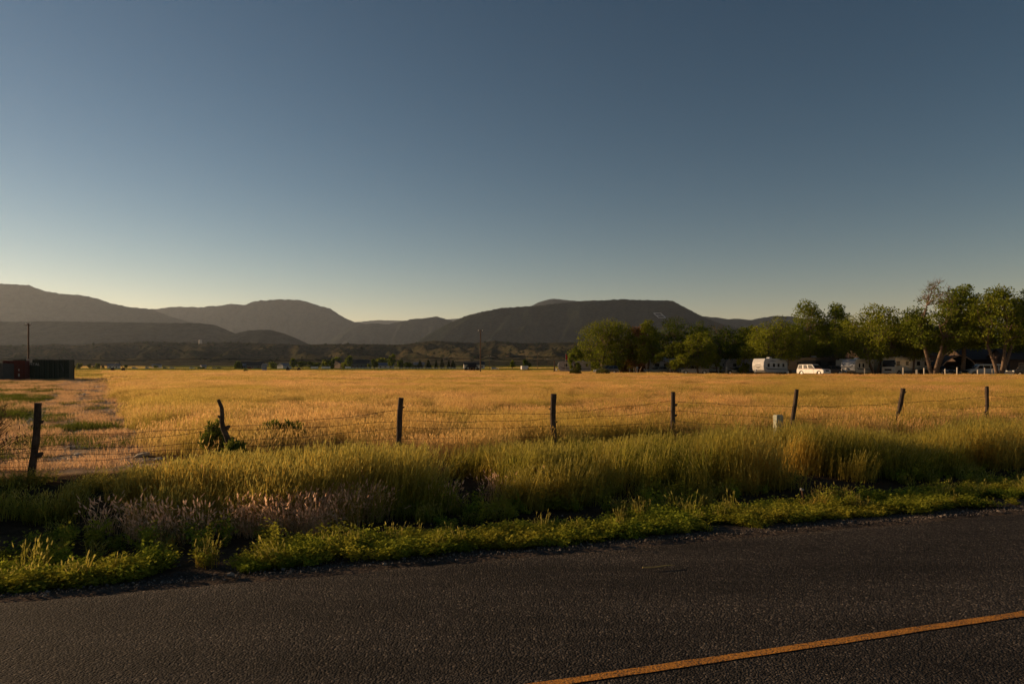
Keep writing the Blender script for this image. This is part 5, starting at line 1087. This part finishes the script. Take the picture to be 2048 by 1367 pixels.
for (a, ha), (b, hb_) in zip(tow[:-1], tow[1:]):
    A, B = a + Vector((0, 0, ha)), b + Vector((0, 0, hb_)); n = 12; pts, low = [], []
    for k in range(n + 1):
        u = k / n; p_ = A.lerp(B, u); p_.z += 4 * .75 * u * (1 - u); pts.append(p_); lo = p_.copy(); lo.z -= 4 * 1.15 * u * (1 - u); low.append(lo)
    m = MB(); m.tube(pts, .10, 6); m.build('water_pipe', M_GALV, piv)
    m = MB()
    for yo in (-.6, .6): m.tube([q + Vector((0, yo * 4 * (k / n) * (1 - k / n), 0)) for k, q in enumerate(low)], .028, 4)
    for k in range(1, n):
        for yo in (-.6, .6): e = low[k] + Vector((0, yo * 4 * (k / n) * (1 - k / n), 0)); m.tube([pts[k - 1].lerp(pts[k], .5), e], .03, 4); m.tube([pts[k].lerp(pts[k + 1], .5), e], .03, 4)
    m.build('truss', M_GALV, piv)
# ---------------------------------------------------------------- things between the field and the bluff
p = gp(529, 186); o = thing('portable_toilet', 'blue grey portable toilet standing at the far edge of the crop', 'portable toilet', p, R(15)); M_PT = mat('blue_plastic_panel', (.10, .16, .24), .5)
m = MB(); m.box((0, 0, 1.1), (1.15, 1.15, 2.2)); m.build('cabin', M_PT, o, bevel=.03); m = MB(); m.box((0, 0, 2.27), (1.2, 1.2, .2), taper=.6, tx=.6); m.build('roof', M_GREY, o)
m = MB(); m.box((0, -.59, 1.05), (.75, .04, 1.8)); m.build('door', mat('grey_blue_door', (.16, .21, .27), .5), o); m = MB(); m.box((-.6, 0, 1.1), (.03, .9, 1.9)); m.build('side_panel', M_GREY, o)
# well house with a tiny roof, left of the tall mid field pole
gable('small dark pump house left of the tall mid field pole', 944, 205, 1.9, 1.6, 1.7, 2.4, 0, M_BRWALL, M_DKROOF, name='pump_house', windows=1, door=False)
for px, Y, h, lb in ((1109, 175, 3.1, 'thick dark post left of the long trailer at the open end'), (1056, 190, 1.3, 'short dark post in the green strip below the small round tree')):
    p = gp(px, Y); o = thing('wooden_post', lb, 'post', p); m = MB(); m.tube([(0, 0, -.3), (0, 0, h)], [.18, .15], 8); m.build('shaft', M_POLE, o); m = MB(); m.box((0, 0, h), (.36, .36, .06)); m.build('cap', M_POLE, o)
# houses
M_HW = mat('white_siding', (.55, .50, .44), .8); M_HT = mat('tan_siding', (.55, .36, .22), .8); M_HR = mat('dark_roof', (.035, .035, .034), .9); M_HG = mat('grey_green_siding', (.10, .11, .10), .8); M_METAL = mat('metal_roof', (.14, .14, .16), .5)
HS = [('white gabled shed with sunlit end at the left of the distant trees', 569, 560, 9, 7, 3.0, 4.8, 60, M_HW, M_METAL, 'house', 1), ('sunlit tan house with a steep gable between two round trees', 677, 560, 6, 9, 4.6, 7.0, 62, M_HT, M_HR, 'house', 2),
      ('large dark green roofed farmhouse with a porch, between tree groups', 718, 590, 19, 10, 5.0, 8.4, -4, M_HG, M_HR, 'house', 5), ('low white house with a blue door in front of the tall poplar', 772, 560, 12, 8, 3.2, 5.2, 4, M_HW, M_METAL, 'house', 3),
      ('long dark barn with a sunlit white gable end at its left', 948, 540, 16, 9, 3.6, 6.4, 8, M_HW, M_HR, 'barn', 4), ('dark roofed house with a wing left of the white gabled shed', 505, 600, 20, 9, 3.4, 6.4, -6, M_HG, M_HR, 'house', 4), ('low grey outbuilding beside the big dark bush', 482, 570, 8, 6, 2.8, 4.4, 10, M_HG, M_METAL, 'house', 2),
      ('small pale building at the left behind the pivot tower', 228, 640, 10, 6, 3.0, 4.6, 20, M_HW, M_METAL, 'house', 2), ('tiny white shed at the foot of the bluff near the parked vehicles', 314, 760, 9, 6, 3.0, 4.6, 15, M_HW, M_METAL, 'house', 1), ('far pale house on the slope above the conifers', 838, 900, 14, 8, 4, 7, 5, M_HG, M_METAL, 'house', 3),
      ('tiny sunlit shed right of the big dark round shrub', 407, 600, 4, 4, 2.6, 3.8, 40, M_HW, M_METAL, 'house', 1)]
for lb, px, Y, w_, d_, hw, hr, rz, a, b, nm, nw in HS: gable(lb, px, Y, w_, d_, hw, hr, rz, a, b, name={'house': 'farmhouse', 'barn': 'barn'}[nm], cat=nm, windows=nw)
# distant white vehicles and trailers
def box_trailer(lb, px, Y, L, H_, m, rz=0):
    p = gp(px, Y); o = thing('cargo_trailer', lb, 'trailer', p, R(rz)); q = MB(); q.box((0, 0, .6 + H_ / 2), (L, 2.2, H_)); q.build('box', m, o, bevel=.08); q = MB(); q.tube([(L / 2, 0, .6), (L / 2 + 1.1, 0, .5)], .06, 6); q.build('hitch', M_BLACKP, o)
    for s in (-1, 1): wheel(o, -.2, s * 1.0, .36, .22)
box_trailer('small white box trailer in the green strip under the round tree', 1049, 265, 2.6, 1.4, M_WHITE, 10)
box_trailer('distant white trailer in front of the low bushes', 629, 470, 4.5, 1.4, M_WHITE, 0); box_trailer('distant low white trailer left of the tan house', 652, 500, 6, 1.5, M_WHITE, 0); box_trailer('distant white trailer right of the tan house', 696, 520, 4, 1.5, M_WHITE, 0)
car('distant_car', 'tiny sunlit white car right of the thin pole', 990, 430, 0, m=M_WHITE); car('distant_car', 'tiny dark car parked left of the portable toilet by the houses', 502, 545, 10, m=M_REDL)
for i, (px, lb) in enumerate(((270, 'tiny white car in the row beneath the bluff, leftmost'), (296, 'tiny silver car in the row beneath the bluff'), (331, 'tiny blue grey car in the row beneath the bluff'), (345, 'tiny white car beside the blue grey one beneath the bluff'), (384, 'tiny white car near the big dark round shrub'), (430, 'tiny pale car right of the big dark round shrub'), (440, 'tiny dark car right of the pale one'))):
    car('distant_car', lb, px, 640, rnd.uniform(-20, 20), m=[M_WHITE, M_SILVER, M_TEAL, M_WHITE, M_WHITE, M_CREAM, M_BLK][i], group='cars parked below the bluff', H=1.8)
# white rail fence in front of the farmhouses
wf = thing('rail_fence', 'long white post and rail fence in front of the distant farmhouses', 'fence', (0, 0, 0)); X0, X1 = gx(700, 505), gx(925, 505)
for zz in (.5, .95, 1.35):
    m = MB(); n = 12
    m.tube([(X0 + (X1 - X0) * k / n, 505, tz(0, 505) + zz) for k in range(n + 1)], .07, 4); m.build('rail', M_WHITE, wf)
for k in range(36):
    m = MB(); m.box((X0 + (X1 - X0) * k / 35, 505, tz(0, 505) + .7), (.28, .28, 1.7)); m.build('post', M_WHITE, wf)
# water tank on the bluff, letter on the mesa
p = at(401, 685, 2040); o = thing('water_tank', 'pale square water tank on top of the bluff', 'water tank', p); m = MB(); m.tube([(0, 0, -6), (0, 0, 8)], 4.6, 20); m.build('wall', M_HW, o); m = MB(); m.tube([(0, 0, 8), (0, 0, 9)], [4.8, 1.0], 20); m.build('lid', M_METAL, o)
M_LETTER = mat('whitewashed_rocks', (.62, .62, .60), .95, .3, .2)
dg = bpy.context.evaluated_depsgraph_get(); bpy.context.view_layer.update()
mesa = bpy.data.objects['mesa']
def on_mesa(px, py):
    d = (at(px, py, 1000) - Vector((0, 0, EYE))).normalized(); hit, loc, nrm, i = mesa.ray_cast(Vector((0, 0, EYE)), d); return loc + Vector((0, -5, 3)) if hit else at(px, py, 4600)
lt = MB(); cs = [(1307, 627), (1320, 627), (1331, 636), (1317, 636)]
def stroke(a, b):
    n = 6; P = [on_mesa(a[0] + (b[0] - a[0]) * k / n, a[1] + (b[1] - a[1]) * k / n) for k in range(n + 1)]; lt.tube(P, 2.6, 6)
for a, b in ((( 1307, 627), (1321, 627)), ((1307, 627), (1317, 636)), ((1317, 636), (1331, 636)), ((1321, 627), (1331, 636)), ((1312, 631.5), (1326, 631.5))): stroke(a, b)
o = lt.build('hillside_letter', M_LETTER, None); tag(o, 'white slanting letter B laid out in rocks high on the mesa', 'hillside letter')
c0 = sum((Vector(v.co) for v in o.data.vertices), Vector()) / len(o.data.vertices); o.data.transform(Matrix.Translation(-c0)); o.location = c0
# ---------------------------------------------------------------- distant trees
def far_tree(lb, px, Y, topy, wpx, kind, n=900, seed=1, name=None, group='trees around the distant farmhouses'):
    p = gp(px, Y); h = EYE - (topy - HY) / F * Y - p.z; w_ = wpx / F * Y; o = thing(name or ('conifer' if kind == 'c' else 'broadleaf_tree'), lb, 'tree', p, 0, group); r = np.random.default_rng(seed)
    m = MB(); m.tube([(0, 0, -.3), (0, 0, h * (.9 if kind == 'c' else .55))], [.05 * w_, .01 * w_], 7); m.build('trunk', M_BARKD, o)
    if kind == 'c':
        u = r.uniform(0.03, 1, n); a = r.uniform(0, 6.283, n); q = w_ / 2 * (1 - u) ** .8 * r.uniform(.5, 1.05, n) * (1 + .25 * np.sin(u * 40)); P = np.stack([np.cos(a) * q, np.sin(a) * q, h * u], -1)
    else:
        cn = 9; ca = r.uniform(0, 6.283, cn); cu = r.uniform(.2, .85, cn); cq = w_ / 2 * .55 * np.sqrt(r.uniform(0, 1, cn)); C = np.stack([np.cos(ca) * cq, np.sin(ca) * cq, h * cu], -1); d = r.normal(0, 1, (n, 3)); d /= np.linalg.norm(d, axis=1)[:, None]
        i = r.integers(0, cn, n); P = C[i] + d * r.uniform(.3, 1, n)[:, None] * np.array([w_ * .24, w_ * .24, h * .18]); P[:, 2] = np.clip(P[:, 2], h * .06, h)
    ax = r.normal(0, 1, (n, 3)); ax /= np.linalg.norm(ax, axis=1)[:, None]; sd_ = np.cross(ax, r.normal(0, 1, (n, 3))); sd_ /= np.linalg.norm(sd_, axis=1)[:, None]; s = max(.5, w_ * .13) * r.uniform(.6, 1.3, n)
    PP = P[:, None] + ax[:, None] * (np.array([-.5, 0, .5])[None] * s[:, None])[:, :, None]; V, Q = ribbons(PP, np.array([[.15, .4, .12]]) * s[:, None], sd_); link('crown', np_mesh('crown', V, Q, {'c': M_CON, 'b': M_CROWN, 'y': M_CROWNY, 'd': M_CROWND}[kind]), o)
FT = [(160, 660, 726, 14, 'y', 'bright bush right of the green container'), (178, 650, 727, 10, 'd', 'dark small tree next to the bright bush'), (196, 660, 727, 12, 'b', 'round tree left of the pivot tower'), (219, 640, 729, 10, 'd', 'small round tree left of the pale building'), (150, 690, 730, 8, 'd', 'tiny dark tree beside the container edge'), (188, 700, 731, 6, 'd', 'tiny dark tree between two round ones'), (205, 690, 731, 8, 'd', 'low dark shrub right of a round tree'),
      (252, 720, 729, 8, 'd', 'tiny tree right of the pivot tower'), (312, 700, 730, 9, 'b', 'tiny tree behind the parked cars'), (402, 590, 733, 12, 'd', 'big dark round shrub among the parked cars'),
      (478, 560, 722, 20, 'd', 'big dark tree left of the dark roofed house'), (545, 570, 724, 16, 'b', 'light tree left of the white gabled shed'), (555, 580, 727, 10, 'd', 'small tree beside the white gabled shed'),
      (587, 520, 716, 16, 'b', 'tall oval tree above the pivot wheels'), (604, 530, 721, 20, 'd', 'dark round tree right of the tall oval one'), (621, 540, 722, 16, 'd', 'dark tree behind the white trailer'), (632, 530, 725, 18, 'd', 'bushy dark tree, low, middle of the group'), (645, 550, 722, 14, 'b', 'lighter tree before the tan house group'),
      (655, 540, 716, 20, 'y', 'bright topped tree left of the tan house'), (664, 525, 720, 18, 'd', 'dense dark tree touching the tan house'), (672, 640, 714, 26, 'b', 'wide crown behind the tan house'), (687, 550, 724, 10, 'y', 'small bright tree at the foot of the big round one'), (699, 540, 710, 20, 'b', 'big round tree with a lit left side right of the tan house'), (690, 545, 718, 12, 'y', 'lit shrubby tree left of the big round one'),
      (727, 610, 717, 18, 'd', 'dark tree behind the farmhouse porch'), (739, 540, 725, 10, 'y', 'small bright tree before the farmhouse wing'), (750, 540, 715, 14, 'd', 'dark upright tree right of the farmhouse'), (765, 640, 716, 30, 'y', 'bright spreading trees behind the low white house'), (784, 545, 706, 16, 'b', 'tall poplar behind the low white house'), (800, 550, 718, 16, 'd', 'dark tree right of the tall poplar'), (811, 545, 723, 14, 'd', 'dark low tree behind the rail fence'), (822, 540, 723, 13, 'd', 'dark round tree behind the rail fence'),
      (840, 540, 720, 12, 'c', 'pointed conifer, first from the poplar'), (857, 540, 721, 13, 'c', 'rounded conifer, second from the poplar'), (872, 545, 719, 9, 'c', 'slim conifer left of the tallest one'), (884, 545, 715, 10, 'c', 'tallest slim conifer of the row'), (897, 560, 719, 8, 'c', 'pale slim conifer right of the tallest'), (906, 540, 720, 12, 'c', 'broad conifer nearest the barn'), (830, 545, 730, 10, 'd', 'low shrub between conifers'),
      (1025, 420, 719, 11, 'b', 'small leaning tree right of the thin pole'), (1053, 400, 719, 18, 'd', 'round headed dark tree above the small white trailer'), (927, 560, 734, 8, 'b', 'shrub at the left end of the barn')]
for i, (px, Y, ty, w_, kd, lb) in enumerate(FT): far_tree(lb, px, Y, ty, w_ * 1.15, kd, n=900, seed=300 + i)
# junipers dotted over the bluff: hundreds, far off
bl = bpy.data.objects['bluff']; pts = []; rr = np.random.default_rng(5)
for k in range(1700):
    px = rr.uniform(-100, 2100); py = 684 + 44 * rr.uniform(0, 1) ** 1.9
    d = (at(px, py, 1000) - Vector((0, 0, EYE))).normalized(); hit, loc, nrm, i = bl.ray_cast(Vector((0, 0, EYE)), d)
    if hit and nz(loc.x, loc.y, .006, 4) > -.12: pts.append(tuple(loc))
P = np.array(pts); n = len(P)
def jun(seed):
    r = np.random.default_rng(seed); q = 90; d = r.normal(0, 1, (q, 3)); d /= np.linalg.norm(d, axis=1)[:, None]; d[:, 2] = np.abs(d[:, 2]) * 1.1; ax = np.cross(d, r.normal(0, 1, (q, 3))); ax /= np.linalg.norm(ax, axis=1)[:, None]; sd_ = np.cross(d, ax)
    V, Q = ribbons(d[:, None] * 1.0 + ax[:, None] * (np.array([-.35, 0, .35]))[None, :, None], np.tile([[.1, .3, .1]], (q, 1)), sd_); return bpy.data.objects.new('j', np_mesh('j', V, Q, M_CON))
s = rr.uniform(1.3, 3.2, n)
scatter('juniper_scrub', [jun(1), jun(2)], P, rots(n), np.stack([s, s, s * 1.1], -1), rr.integers(0, 2, n))
# ---------------------------------------------------------------- air
hb = MB(); hb.box((0, 7200, 590), (26000, 17600, 1200))
t = NT('haze_air'); pv = t.n('ShaderNodeVolumePrincipled'); pv.inputs['Color'].default_value = (.66, .78, .95, 1)
pv.inputs['Density'].default_value = 2.3e-5; pv.inputs['Anisotropy'].default_value = .42
t.l(pv.outputs[0], t.out.inputs['Volume'])
hz = hb.build('haze', t.mat); tag(hz, kind='stuff')
